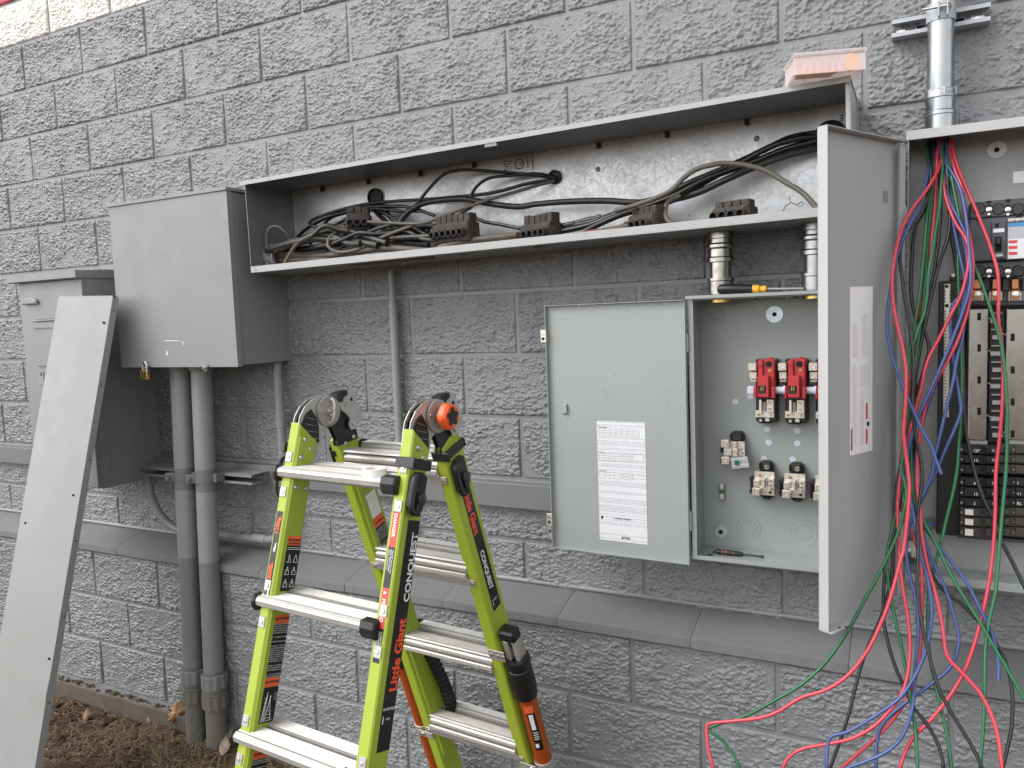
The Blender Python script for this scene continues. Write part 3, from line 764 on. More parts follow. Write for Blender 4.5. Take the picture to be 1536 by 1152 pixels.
# ================================================================== THE TROUGH (open wireway)
TA, TB = V((-.088, 0, -.6075)), V((1.8105, 0, -.580))     # top edge left and right, slightly out of level
tx = (TB-TA).normalized(); tz = V((-tx.z, 0, tx.x)); TLn = (TB-TA).length; TH, TD = .307, .240
def TP(u, y, h): return TA+tx*u+Y_*y-tz*h                 # u along, y depth, h down from the top
tr = thing('wireway_trough', 'long open grey wireway trough full of old black cables, fixed high on the wall', 'trough', TP(TLn/2, 0, TH))
def tbox(b, u, y, h, bev=0, mat=None): return b.obox(TA, tx, Y_, -tz, u, y, h, bev, mat)
one('back_plate', lambda b: tbox(b, (.002, TLn-.002), (-.012, -.004), (.004, TH-.004)), 'galv', tr)
b = MB(); tbox(b, (-.012, TLn+.002), (-TD-.012, -.003), (.0, .0022)); tbox(b, (-.012, TLn+.002), (-TD-.0135, -TD-.0118), (-.0005, .0125))
b.build('top_plate', 'lip', tr)
one('top_shade_sheet', lambda b: tbox(b, (.003, TLn-.003), (-TD-.010, -.0125), (.0026, .0045)), 'galv_dark', tr)  # dark sheet: shade on the top plate's underside put into its colour
b = MB(); tbox(b, (0, TLn), (-TD, -.003), (TH-.0022, TH)); tbox(b, (0, TLn), (-TD-.0015, -TD+.0003), (TH-.021, TH+.0005), bev=.0006)
b.build('bottom_plate', 'lip', tr)
one('bottom_lip_paint', lambda b: tbox(b, (.001, TLn-.001), (-TD+.0006, -.0035), (TH+.0003, TH+.0013)), 'cab', tr)
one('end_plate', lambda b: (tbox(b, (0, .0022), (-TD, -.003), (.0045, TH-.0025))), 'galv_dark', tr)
e2 = one('end_plate', lambda b: (tbox(b, (TLn-.0022, TLn), (-TD, -.003), (.0045, TH-.0025)), tbox(b, (TLn-.010, TLn-.0023), (-TD-.001, -TD+.001), (.0045, TH-.0225))), 'trim', tr)
one('end_flashing', lambda b: tbox(b, (TLn+.0003, TLn+.004), (-.028, -.002), (-.002, TH)), 'sheet', tr)
# tabs, rivets and holes along the inner top corner
for px in (482, 551, 629, 710, 897, 1000, 1120):
    p = at(px, 262-.157*(px-551), Y=-.020)
    u = (p-TA).dot(tx); m = MB()
    tbox(m, (u-.006, u+.006), (-.021, -.0122), (.006, .020), mat='rust'); tbox(m, (u-.002, u+.003), (-.026, -.0212), (.008, .024), mat='rust')
    m.build('lid_tab', None, tr)
for (px, py) in ((897, 254), (1135, 208)):
    b = MB(); p = at(px, py, Y=-.0125); b.lathe(p, -Y_, [(0, .004), (.004, .0035), (.0075, .001), (.0075, 0)], 14); b.build('rivet', 'galv_dark', tr)
for (px, py, rr) in ((833, 266, .021), (564, 296, .030)):
    p = at(px, py, Y=-.0125); m = MB(); m.lathe(p, -Y_, [(rr, 0), (rr, .010), (rr*.86, .012), (rr*.82, .004), (0, .0025)], 28, mat='blackm')
    m.build('cable_entry', None, tr)
p = at(1246, 205, Y=-.0125); m = MB(); m.lathe(p, -Y_, [(.040, 0), (.040, .012), (.034, .014), (.032, .003), (0, .0025)], 28); m.build('cable_entry', 'blackm', tr)
one('lid_clip', lambda b: b.obox(at(736, 216.5, Y=-TD-.0105), tx, Y_, -tz, (-.019, .019), (-.001, .012), (-.004, .006)), 'sheet', tr)
for (px, py) in ((384, 405), (605, 396), (882, 362)):
    p = at(px, py, Y=-TD-.0017); m = MB(); m.cyl(p, p-Y_*.0006, .0022, 8); m.build('lip_hole', 'rust', tr)
# stamped approval lettering, sideways on the back plate
q0 = at(757, 252, Y=-.0122)
for i, (px, py, s_, sz) in enumerate(((756, 253, 'UND', .022), (764, 249, 'E.L.U.', .014), (790, 245, 'Listed', .012), (798, 243, 'Certification', .010))):
    text(s_, sz, at(px, py, Y=-.0124), -tz, tx, 'print', tr, 'stamp_lettering', .01, align='CENTER')
m = MB(); p = at(779, 246, Y=-.0124); m.lathe(p, -Y_, [(.0135, 0), (.0135, .0004), (.0165, .0004), (.0165, 0)], 24, closed=True); m.build('stamp_ring', 'print', tr)
text('UL', .014, at(778.5, 246, Y=-.0124)+V((.005, 0, .008)), -tz, tx, 'print', tr, 'stamp_lettering', .02)
text('nn', .018, at(1260, 172, Y=-.0124), -tz, tx, 'print', tr, 'stamp_lettering', .03)
# nipple between the hanging cabinet and the trough, with bushing inside
cn = at(372, 383, Y=-.135); zc = TP(0, 0, TH-.060).z
np_ = thing('nipple', 'short grey painted pipe nipple joining the hanging cabinet to the trough', 'pipe fitting', (-.11, -.135, zc-.04))
one('pipe', lambda b: b.tube([(CX1-.004, -.135, zc), (-.115, -.135, zc), (-.060, -.135, zc)], .036, 28), 'pipe', np_)
one('locknut', lambda b: b.lathe((CX1+.001, -.135, zc), X_, [(.036, 0), (.045, .001), (.045, .009), (.036, .010)], 28), 'pipe', np_)
one('bushing', lambda b: b.lathe((-.0856, -.135, zc), X_, [(.036, 0), (.046, .001), (.046, .030), (.042, .040), (.035, .040), (.034, -.01), (0, -.012)], 28), 'cab', np_)
m = MB(); m.tube([(-.064, -.175, zc-.02), (-.060, -.180, zc-.028), (-.062, -.17, zc-.038)], .004, 8); m.box((-.078, -.058), (-.188, -.170), (zc-.034, zc-.022), bev=.002); m.build('ground_lug', 'emt_old', np_)

# ------------------------------------------------------------------ insulated splice connectors
def connector(label, x0, y0, x1, y1, Y, n, turn):
    """black multi-port splice block: ribbed crest on top, row of round ports in front"""
    c = at((x0+x1)/2, y1, Y=Y); L = n*.024
    t = thing('splice_connector', label, 'connector', c, 'dusty splice connectors in the trough')
    ca, sa = math.cos(turn), math.sin(turn); ax, ay = V((ca, sa, 0)), V((-sa, ca, 0))
    H_ = at(0, y0, Y=Y).z; H_ = (at((x0+x1)/2, y0, Y=Y).z-c.z)
    m = MB(); m.obox(c, ax, ay, Z_, (-L/2-.004, L/2+.004), (-.030, .030), (-.002, H_*.66), bev=.012, seg=3)
    bmesh.ops.subdivide_edges(m.bm, edges=list(m.bm.edges), cuts=2, use_grid_fill=True)
    for v in m.bm.verts: v.co += V((noise.noise(v.co*70), noise.noise(v.co*70+V((5, 0, 0))), noise.noise(v.co*70+V((0, 5, 0)))))*.0035
    for f in m.bm.faces: f.smooth = True
    m.build('body', 'rust', t)
    for i in range(n):
        u = -L/2+.012+i*.024
        m = MB(); m.obox(c+ax*u, ax, ay, Z_, (-.0112, .0112), (-.015, .020), (H_*.50, H_*(.93+.06*rnd.random())), bev=.0045, seg=2); m.build('plug_cap', 'rust', t)
        m = MB(); o = c+ax*u-ay*.024+Z_*H_*.28; m.lathe(o, -ay, [(.0135, 0), (.0128, .018), (.0116, .024), (.0092, .0245), (.0088, .006), (0, .005)], 16); m.build('port', 'blackm' if i % 3 else 'rust', t)
    return t, c, H_, ax, ay
connector('dusty splice connector nearest the left end of the trough', 519, 308, 560, 347, -.135, 3, .5)
connector('dark six port splice connector second from the left end of the trough', 643, 320, 726, 364, -.165, 6, -.22)
connector('dusty ribbed splice connector in the middle of the trough', 776, 320, 849, 364, -.160, 5, -.38)
connector('dusty splice connector second from the right in the trough', 941, 308, 1003, 349, -.170, 4, -.55)
connector('dusty splice connector rightmost in the trough beside the tall open door', 1066, 299, 1138, 334, -.165, 4, -.25)

# ------------------------------------------------------------------ cables in the trough
CABS = []
def cable(label, mat, r, pts, Ys, conv):
    f = (lambda x, y: (350+x/3, 220+y/3)) if conv == 4 else (lambda x, y: (820+x/3.2, 160+y/3.2)) if conv == 5 else (lambda x, y: (x, y))
    n = len(pts); P = []
    for i, p in enumerate(pts):
        s_ = i/(n-1)*(len(Ys)-1); k = min(int(s_), len(Ys)-2); y = Ys[k]+(Ys[k+1]-Ys[k])*(s_-k)
        X, Yp = f(*p[:2]); P.append(at(X, Yp, Y=y))
    o = one('cable', lambda b: b.tube(smooth_path(P, 6), r, 10), mat)
    tag(o, label, 'cable', 'old cables in the trough'); CABS.append(o); return o
F4 = lambda x, y: ((820+x/3.2-350)*3, (160+y/3.2-220)*3)   # crop 5 numbers into crop 4 numbers
cable('black cable arching highest out of the round middle entry of the trough', 'rubber_black', .0052, [(1455, 145), (1380, 130), (1250, 118), (1080, 105), (1000, 108), (940, 130), (880, 190), (820, 265), (760, 330), (690, 375), (640, 400)], [-.02, -.08, -.10, -.07], 4)
cable('black cable from the round middle entry bending down behind the six port connector', 'rubber_black', .0050, [(1450, 138), (1370, 122), (1250, 130), (1150, 142), (1095, 180), (1070, 225), (1080, 262), (1010, 310), (960, 350)], [-.02, -.07, -.06, -.10], 4)
cable('cable from the round middle entry running left to a pale loop at the left', 'rubber', .0058, [(1445, 150), (1330, 165), (1180, 205), (1050, 222), (900, 235), (720, 246), (600, 258), (480, 285), (390, 315), (345, 340), (360, 358), (430, 365), (500, 352)], [-.02, -.06, -.05, -.06, -.12, -.13], 4)
cable('grey cable sloping from the round middle entry to the leftmost connector', 'rubber_grey', .0050, [(1445, 155), (1380, 170), (1280, 200), (1150, 238), (1000, 292), (900, 330), (830, 346), (720, 344), (605, 338)], [-.02, -.10, -.17, -.16], 4)
cable('grey cable making a low round loop below the leftmost connector', 'rubber_grey', .0055, [(820, 350), (740, 380), (660, 412), (590, 448), (530, 470), (470, 474), (430, 452), (430, 415), (465, 382), (540, 366)], [-.16, -.18, -.19, -.15], 4)
cable('small arched cable rising out of the bushing at the left end of the trough', 'rubber_grey', .0050, [(160, 492), (152, 440), (152, 390), (172, 362), (205, 362), (240, 390), (265, 425), (278, 452)], [-.18, -.19, -.17, -.12], 4)
cable('grey cable rising from the trough floor at the left end to the leftmost connector', 'rubber_grey', .0058, [(228, 535), (250, 490), (285, 440), (335, 405), (400, 380), (455, 368), (505, 362)], [-.20, -.20, -.16], 4)
cable('thick black cable leaving the left bushing along the top of the pile', 'rubber', .0112, [(185, 462), (260, 462), (350, 458), (450, 440), (550, 420), (640, 415), (760, 428), (880, 440)], [-.125, -.135, -.13], 4)
cable('thick brown cable leaving the left bushing along the trough floor', 'rubber_brown', .0112, [(188, 488), (270, 488), (360, 492), (450, 488), (560, 472), (660, 458), (780, 462), (900, 472), (1050, 470)], [-.135, -.17, -.18], 4)
cable('thick dusty cable lowest in the left bushing, lying against the trough lip', 'rubber_brown', .0105, [(185, 512), (280, 510), (380, 510), (480, 520), (600, 520), (740, 505), (900, 490)], [-.13, -.19, -.20], 4)
cable('black cable with cream tape entering the six port connector from the left', 'rubber', .0095, [(600, 405), (690, 412), (780, 408), (885, 404)], [-.15, -.165], 4)
tag(one('tape_band', lambda b: b.tube([at(350+680/3, 220+411.5/3, Y=-.1525), at(350+725/3, 220+411/3, Y=-.1555)], .0106, 14), 'tapecream'), 'band of cream tape on the black cable left of the six port connector', 'tape')
cable('brown cable running from below the six port connector to the middle connector', 'rubber_brown', .0105, [(925, 455), (990, 440), (1060, 425), (1160, 412), (1230, 405), (1290, 396)], [-.19, -.185, -.17], 4)
cable('brown cable on the lip between the middle connector and the next one', 'rubber_brown', .0105, [F4(-60, 665), F4(20, 648), F4(120, 630), F4(240, 606), F4(330, 590), F4(400, 572)], [-.20, -.195, -.185], 4)
tag(one('tape_band', lambda b: b.tube([at(820+130/3.2, 160+627.5/3.2, Y=-.1965), at(820+185/3.2, 160+616.5/3.2, Y=-.193), at(820+240/3.2, 160+605.5/3.2, Y=-.1895)], .0116, 14), 'tapered'), 'faded red tape wrapped on the brown cable at the lip right of the middle connector', 'tape')
cable('thick cable crossing the whole back of the trough and rising to the right', 'rubber', .0092, [(745, 345), (780, 300), (850, 258), (950, 240), (1050, 236), (1150, 256), (1280, 270), F4(-50, 468), F4(100, 456), F4(280, 452), F4(430, 460), F4(580, 450), F4(720, 415), F4(850, 355), F4(1000, 290), F4(1150, 235), F4(1300, 200)], [-.12, -.09, -.09, -.10, -.13, -.05], 4)
cable('black cable rising from the middle connector to the upper right entry', 'rubber_black', .0085, [(40, 580), (180, 562), (300, 525), (430, 468), (560, 430), (680, 368), (800, 318), (930, 262), (1050, 205), (1170, 150), (1310, 125)], [-.15, -.12, -.05], 5)
cable('second black cable rising beside it to the upper right entry', 'rubber_black', .0085, [(50, 602), (200, 570), (330, 520), (480, 478), (620, 425), (760, 350), (880, 305), (1010, 258), (1140, 205), (1310, 160)], [-.16, -.13, -.05], 5)
cable('short black cable between the middle and fourth connectors rising right', 'rubber_black', .0085, [(180, 600), (260, 560), (380, 512), (520, 480), (640, 432), (790, 345), (920, 275), (1080, 190), (1220, 150), (1310, 140)], [-.17, -.12, -.05], 5)
cable('grey brown cable arching in front of the others down to the right lip', 'rubber_grey', .0068, [(330, 500), (430, 472), (520, 440), (600, 400), (660, 340), (720, 300), (790, 280), (860, 272), (960, 282), (1060, 312), (1150, 365), (1230, 415), (1300, 490), (1330, 530)], [-.18, -.17, -.15, -.19], 5)
cable('cable looping round the right side of the fourth connector onto the lip', 'rubber_grey', .0066, [(760, 572), (690, 575), (620, 572), (580, 545), (568, 500), (585, 455), (640, 428)], [-.20, -.19, -.14], 5)
cable('thin black cable between the six port and middle connectors', 'rubber_black', .0055, [(1085, 318), (1130, 338), (1200, 350), (1290, 368)], [-.12, -.14], 4)
cable('black cable right of the middle connector lying on the pile', 'rubber_black', .0085, [(1455, 362), (1530, 348), F4(140, 560), F4(260, 530)], [-.15, -.14], 4)
for i, (lab, pts) in enumerate((('thin dark cable curving behind the leftmost connector, upper', [(280, 415), (330, 370), (400, 330), (480, 300), (560, 285), (640, 280), (760, 290), (850, 290)]),
                 ('thin dark cable curving behind the leftmost connector, middle', [(345, 440), (390, 370), (440, 320), (500, 300), (590, 275), (690, 268), (800, 275), (905, 310)]),
                 ('thin dark cable curving behind the leftmost connector, lower', [(400, 430), (440, 370), (500, 330), (600, 290), (680, 300), (745, 340)]),
                 ('dark cable leaving the left round entry and dropping to the pile', [(640, 255), (680, 270), (700, 310), (740, 345), (800, 380)]),
                 ('second dark cable leaving the left round entry and dropping to the pile', [(625, 262), (640, 290), (690, 340), (740, 370), (880, 378)]))):
    cable(lab, 'rubber_black' if i < 3 else 'rubber', .0055 if i < 3 else .0085, pts, [-.05, -.08, -.10] if i < 3 else [-.02, -.08, -.12], 4)
rr = random.Random(33)
for i in range(13):                                        # the tangle at the left and middle, cables one cannot follow
    x0 = rr.choice((150, 190, 200, 420, 480, 560)); x1 = x0+rr.uniform(330, 620); up = rr.uniform(20, 120); pts = []
    for k in range(8):
        u = k/7; x = x0+(x1-x0)*u; base = 505-45*(x/1000)*1.15
        pts.append((x, base-30-up*math.sin(math.pi*u)**1.3*rr.uniform(.7, 1.15)+rr.uniform(-9, 9)))
    y0 = rr.uniform(-.19, -.07)
    cable('dark cable lost in the tangle at the left and middle of the trough', rr.choice(('rubber', 'rubber_black', 'rubber_brown', 'rubber')), rr.choice((.0065, .0085, .0100, .0112)), pts, [y0, y0-.02, y0+.02, y0-.01], 4)
b = MB(); rr = random.Random(3)
for _ in range(160):
    p = at(rr.uniform(395, 700), 392+rr.uniform(-4, 6), Y=-rr.uniform(.13, .23)); p.z = TP((p-TA).dot(tx), 0, TH-.003).z+rr.uniform(0, .006)
    d = V((rr.uniform(-1, 1), rr.uniform(-1, 1), rr.uniform(0, .5)))*.012; b.tube([p, p+d*.5+V((0, 0, .002)), p+d], .0006, 4)
o = b.build('dust_debris', 'rust'); o['kind'] = 'stuff'; o['label'] = 'dust and nest scraps on the trough floor'
# dry twig near the right end
tw = MB(); tw.tube([at(820+x/3.2, 160+y/3.2, Y=-.17) for x, y in ((1130, 510), (1145, 480), (1170, 460), (1200, 470), (1230, 455))], .0011, 5); tw.tube([at(820+x/3.2, 160+y/3.2, Y=-.17) for x, y in ((1170, 460), (1165, 435))], .0008, 5); tw.tube([at(820+x/3.2, 160+y/3.2, Y=-.17) for x, y in ((1200, 470), (1215, 482), (1240, 460))], .0008, 5)
tag(tw.build('twig', 'rust'), 'dry crooked twig caught at the right end of the trough', 'twig')

# ================================================================== PINK PARTS BOX ON THE TROUGH
zt = TP(1.7, 0, 0).z+.001
yaw = R(18); PW, PD, PH = .076, .055, .050
pa, pb = V((math.cos(yaw), math.sin(yaw), 0)), V((-math.sin(yaw), math.cos(yaw), 0))
po = at(1191, 114, Z=zt)+pa*PW+pb*PD
pk = thing('parts_box', 'pale pink translucent plastic parts box lying on the right end of the trough', 'box', po)
def pbx(b, x, y, z, bev=.004, mat=None): return b.obox(po, pa, pb, Z_, x, y, z, bev, mat, 2)
one('tray', lambda b: (pbx(b, (-PW, PW), (-PD, -PD+.003), (.002, PH-.011), .001), pbx(b, (-PW, PW), (PD-.003, PD), (.002, PH-.011), .001), pbx(b, (-PW, -PW+.003), (-PD+.0032, PD-.0032), (.002, PH-.011), .001), pbx(b, (PW-.003, PW), (-PD+.0032, PD-.0032), (.002, PH-.011), .001), pbx(b, (-PW+.0033, PW-.0033), (-PD+.0033, PD-.0033), (.0022, .0045), 0)), 'pink', pk)
one('lid', lambda b: pbx(b, (-PW-.003, PW+.003), (-PD-.003, PD+.003), (PH-.0105, PH), .004), 'pink', pk)
for i in range(3): b = MB(); u = -PW+.036+i*.036; pbx(b, (u-.0007, u+.0007), (-PD+.004, PD-.004), (.005, PH-.013), 0); b.build('divider', 'pink', pk)
for i in range(6):
    u = -PW+.012+i*.0155; b = MB(); o_ = po+pa*u-pb*(PD-.012)
    b.prism([(-.006, .006), (.0075, .006), (.0085, .030), (.002, .017)], o_, pa, Z_, pb, 0, .02); b.build('spare_part', 'pinkpart', pk)
one('spare_disc', lambda b: b.cyl(po+pa*.048-pb*(PD-.0045)+Z_*.022, po+pa*.048-pb*(PD-.020)+Z_*.022, .0175, 20), 'yellow', pk, label='round orange yellow piece')
one('spare_strip', lambda b: pbx(b, (-PW+.010, .015), (-PD+.005, -PD+.05), (.0046, .008), 0), 'yellow', pk)

# ================================================================== OPEN DISCONNECT SWITCH
SX0, SX1, SF, SB, SZ0, SZ1 = 1.405, 1.815, -.152, -.022, -1.780, -1.062
sw = thing('safety_switch', 'open light grey disconnect switch box with red blade covers, its door swung to the left', 'switch box', (1.61, 0, SZ0))
t_ = .0022
one('back_panel', lambda b: b.box((SX0, SX1), (SB, SB+.002), (SZ0, SZ1)), 'ansi', sw)
one('side_panel', lambda b: (b.box((SX0, SX0+t_), (SF, SB-.0003), (SZ0, SZ1)), b.box((SX0+.0003, SX0+.013), (SF-.0015, SF-.0002), (SZ0, SZ1-.004))), 'ansi', sw)
one('side_panel', lambda b: (b.box((SX1-t_, SX1), (SF, SB-.0003), (SZ0, SZ1)), b.box((SX1-.013, SX1-.0003), (SF-.0015, SF-.0002), (SZ0, SZ1-.004))), 'ansi', sw)
one('top_panel', lambda b: (b.box((SX0-.004, SX1+.004), (SF-.012, SB+.002), (SZ1+.0003, SZ1+.0025)), b.box((SX0-.004, SX1+.004), (SF-.0135, SF-.0121), (SZ1-.006, SZ1+.0025)), b.box((SX0+.01, SX1-.01), (SF+.004, SF+.0055), (SZ1-.010, SZ1))), 'ansi', sw)
one('bottom_panel', lambda b: b.box((SX0+t_+.0003, SX1-t_-.0003), (SF, SB-.0003), (SZ0, SZ0+t_)), 'ansi', sw)
one('bottom_lip', lambda b: b.box((SX0+.0133, SX1-.0133), (SF-.0012, SF-.0001), (SZ0, SZ0+.011)), 'ansi', sw)
for px, in ((1121,), (1134,), (1182,), (1194,)):
    p = at(px, 448, Y=-.08); m = MB(); m.cyl((p.x, -.085, SZ1-.014), (p.x, -.085, SZ1), .0028, 8); m.build('stud', 'emt_old' if px in (1121, 1182) else 'blackm', sw)
# knockout rings, washers, round stickers
def ring(c, ax, r, w_, mat, parent, nm, h=.0009):
    m = MB(); m.lathe(c, ax, [(r-w_, 0), (r-w_*.5, h), (r, 0), (r-w_*.5, -.0002)], 40, closed=True); return m.build(nm, mat, parent)
for (px, py, rs) in ((1076, 474, (.021, .013)), (1123, 792, (.034, .023)), (1206, 798, (.036, .023))):
    for r_ in rs: ring(at(px, py, Y=SB-.0002), -Y_, r_, .0022, 'ansi', sw, 'knockout')
ring(V((SX0+t_+.0002, -.075, -1.700)), X_, .026, .002, 'ansi', sw, 'knockout'); ring(V((SX0+t_+.0002, -.075, -1.700)), X_, .017, .002, 'ansi', sw, 'knockout')
def washer(px, py, ro, ri, Y, parent, mat='blued'):
    c = at(px, py, Y=Y); m = MB(); m.lathe(c, -Y_, [(ri, 0), (ri, .003), (ro-.001, .003), (ro, .002), (ro, 0)], 32, mat=mat); m.cyl(c-Y_*.0002, c-Y_*.0045, ri*.98, 6, mat='hole'); return m.build('washer', None, parent)
washer(1081.5, 797.5, .0195, .0065, SB, sw)
washer(1162, 471.5, .0235, .0060, SB, sw)
for i, (px, py) in enumerate(((1103, 602.5), (1126, 595), (1151, 644), (1153, 664), (1196, 646), (1196, 665), (1146, 688), (1189, 689))):
    c = at(px, py, Y=SB-.0002); m = MB(); m.cyl(c, c-Y_*.0007, .0083, 20); m.build('sticker_dot', 'dot', sw)

PXM = (at(1200, 600, Y=-.10)-at(1199, 600, Y=-.10)).length        # metres to the photograph's pixel at these parts
def P2(x, y, Y): return at(1040+x/4.115, 500+y/4.115, Y=Y)         # numbers read off an enlarged view of the parts
def rbox(m, x0, y0, x1, y1, Yf, Yb, bev=0, mat=None): return m.pbox(1040+x0/4.115, 500+y0/4.115, 1040+x1/4.115, 500+y1/4.115, Yf, Yb, bev, mat)
def lug(parent, x0, y0, x1, y1, Yf, Yb, nm='lug'):
    m = MB(); rbox(m, x0, y0, x1, y1, Yf, Yb, .0015, 'lugm')
    c = P2((x0+x1)/2, (y0+y1)/2, Yf-.0001); r = (x1-x0)*PXM/4.115*.27
    m.lathe(c, -Y_, [(r*1.35, 0), (r*1.35, .0012), (r, .0012), (r*.9, -.004), (0, -.004)], 14, mat='screw'); m.cyl(c+Y_*.004, c+Y_*.0035, r*.45, 6, mat='hole')
    return m.build(nm, None, parent)
def clip(parent, x0, y0, x1, y1, Yf, Yb):
    """fuse clip: base plate, two spring jaws, clamp screws"""
    m = MB(); rbox(m, x0, y0+(y1-y0)*.62, x1, y1, Yf+.006, Yb, .001, 'lugm'); w_ = x1-x0
    rbox(m, x0+w_*.20, y0, x0+w_*.34, y1-(y1-y0)*.2, Yf-.004, Yb, .001, 'lugm'); rbox(m, x0+w_*.60, y0-2, x1-2, y0+(y1-y0)*.72, Yf, Yb, .001, 'lugm')
    rbox(m, x0+w_*.38, y0+(y1-y0)*.1, x0+w_*.56, y0+(y1-y0)*.7, Yf+.008, Yb, .001, 'steel')
    for (u, v) in ((.76, .14), (.76, .5), (.16, .82), (.82, .84)):
        c = P2(x0+w_*u, y0+(y1-y0)*v, Yf-(.0 if v < .6 else -.006)); m.cyl(c, c-Y_*.003, .0033, 12, mat='screw' if u > .5 else 'brass'); m.box((c.x-.0028, c.x+.0028), (c.y-.0033, c.y-.0029), (c.z-.0005, c.z+.0005), mat='hole')
    return m.build('fuse_clip', None, parent)
def pole():
    b = MB(); rbox(b, 385, 160, 517, 548, -.062, SB-.0003, .003); rbox(b, 392, 500, 486, 558, -.060, SB-.0006, .006)
    base = b.build('switch_pole', 'blackp', sw)
    m = MB(); rbox(m, 398, 162, 503, 396, -.098, -.0625, .003, 'redp')
    rbox(m, 405, 160, 430, 300, -.106, -.0985, .002, 'redp'); rbox(m, 395, 262, 468, 398, -.116, -.0985, .003, 'redp'); rbox(m, 376, 325, 394, 402, -.095, -.063, .003, 'redp')
    rbox(m, 478, 330, 504, 402, -.108, -.0985, .002, 'redp'); rbox(m, 462, 150, 486, 163, -.09, -.07, .001, 'redp')
    c = P2(416, 198, -.1062); m.lathe(c, -Y_, [(.0042, 0), (.0042, .003), (.002, .003), (.002, 0)], 14, mat='redp')
    rbox(m, 400, 322, 447, 372, -.1168, -.1162, 0, 'hole'); rbox(m, 405, 340, 440, 372, -.1175, -.1169, 0, 'blackm')
    for u in (415, 428): rbox(m, u, 326, u+6, 352, -.1195, -.1171, 0, 'brass')
    c = P2(466, 190, -.0985); m.cyl(c, c-Y_*.0008, .0082, 20, mat='hole'); c = P2(472, 228, -.0985); m.cyl(c, c-Y_*.0012, .0042, 12, mat='brass')
    m.build('blade_cover', None, base)
    lug(base, 337, 185, 389, 232, -.088, -.040); lug(base, 345, 238, 392, 284, -.080, -.040)
    m = MB(); rbox(m, 350, 285, 392, 300, -.070, -.040, .001); m.build('line_plate', 'lugm', base)
    clip(base, 382, 410, 498, 520, -.088, -.0625)
    m = MB(); rbox(m, 443, 520, 470, 545, -.075, -.0605, .001, 'lugm'); c = P2(416, 536, -.0605); m.cyl(c, c-Y_*.003, .0045, 12, mat='screw'); m.build('mounting_screw', None, base)
    return base
DX = P2(582, 300, -.098)-P2(396, 300, -.098); DX = V((DX.x, 0, 0))
pole0 = pole()
for k in (1, 2): copy_tree(pole0, DX*k, sw)
for k in range(4):
    c = P2(334, 350, -.075); b = MB()
    if k == 0: b.obox(c, X_, Y_, Z_, (0, .019), (-.010, .010), (-.0105, .0105), bev=.002)
    else: c = P2(498, 350, -.085)+DX*(k-1); b.cyl(c-X_*.002, c+X_*.033, .0095, 16); b.cyl(c-X_*.004, c+X_*.003, .0125, 16); b.cyl(c+X_*.024, c+X_*.029, .0125, 16)
    b.build('crossbar', 'dot', sw)
def lower():
    b = MB(); rbox(b, 402, 790, 492, 862, -.055, SB-.0003, .009); rbox(b, 405, 850, 490, 1000, -.056, SB-.0006, .003); rbox(b, 412, 990, 490, 1030, -.055, SB-.0003, .009)
    rbox(b, 346, 890, 406, 914, -.058, SB-.0009, .002); rbox(b, 346, 966, 406, 992, -.058, SB-.0009, .002); rbox(b, 352, 913, 380, 967, -.040, SB-.0009, .002)
    base = b.build('fuse_base', 'blackp', sw)
    m = MB(); rbox(m, 376, 856, 501, 1000, -.066, -.0565, .001, 'lugm')
    c = P2(412, 876, -.066); m.cyl(c, c-Y_*.002, .004, 12, mat='brass'); c = P2(474, 982, -.066); m.cyl(c, c-Y_*.0008, .004, 12, mat='hole')
    m.build('load_plate', None, base)
    clip(base, 408, 900, 500, 975, -.090, -.0663)
    lug(base, 370, 905, 408, 945, -.082, -.0663); lug(base, 362, 955, 408, 1003, -.084, -.0663)
    m = MB(); c = P2(454, 824, -.055); m.cyl(c, c-Y_*.004, .0068, 14, mat='screw'); m.box((c.x-.005, c.x+.005), (c.y-.0044, c.y-.0039), (c.z-.0008, c.z+.0008), mat='hole'); m.build('mounting_screw', None, base)
    return base
low0 = lower()
DL = P2(561, 900, -.066)-P2(376, 900, -.066); DL = V((DL.x, 0, 0))
for k in (1, 2): copy_tree(low0, DL*k+V((0, 0, -.0008*k)), sw)
b = MB(); rbox(b, 222, 608, 312, 680, -.055, SB-.0003, .009); rbox(b, 232, 670, 310, 835, -.055, SB-.0006, .004); rbox(b, 165, 700, 185, 735, -.05, SB-.0009, .002); rbox(b, 165, 775, 185, 803, -.05, SB-.0009, .002)
nb = b.build('neutral_base', 'blackp', sw)
m = MB(); rbox(m, 222, 668, 318, 800, -.064, -.0555, .001, 'lugm'); 
for (u, v) in ((297, 716), (305, 738), (297, 760)): c = P2(u, v, -.064); m.cyl(c, c-Y_*.0006, .0022, 10, mat='hole')
m.build('neutral_plate', None, nb)
for (x0, y0, x1, y1) in ((170, 658, 220, 707), (186, 712, 236, 756), (172, 762, 222, 810)): lug(nb, x0, y0, x1, y1, -.084, -.0555)
for (x0, y0, x1, y1) in ((238, 672, 268, 704), (238, 708, 272, 762)): lug(nb, x0, y0, x1, y1, -.078, -.0643)
q = [P2(228, 770, -.088), P2(332, 758, -.092), P2(347, 828, -.092), P2(240, 836, -.088)]
m = MB(); m.quad(q); m.quad([p+Y_*.0006 for p in reversed(q)]); tg = m.build('hang_tag', 'p_grey', nb, frame=(q[1]-q[0], q[0]-q[3]))
m = MB(); c = P2(270, 798, -.0925); m.obox(c, X_, Y_, Z_, (-.006, .004), (-.0005, 0), (-.007, .006)); m.obox(c, X_, Y_, Z_, (.004, .008), (-.0005, 0), (-.002, .003)); m.build('tag_stamp', 'w_green', tg)
m = MB(); rbox(m, 158, 928, 190, 1030, -.034, SB-.0003, .0015, 'emt_old'); b = m.build('ground_bar', None, sw)
lug(b, 160, 930, 188, 962, -.042, -.0343); lug(b, 160, 995, 188, 1028, -.042, -.0343)
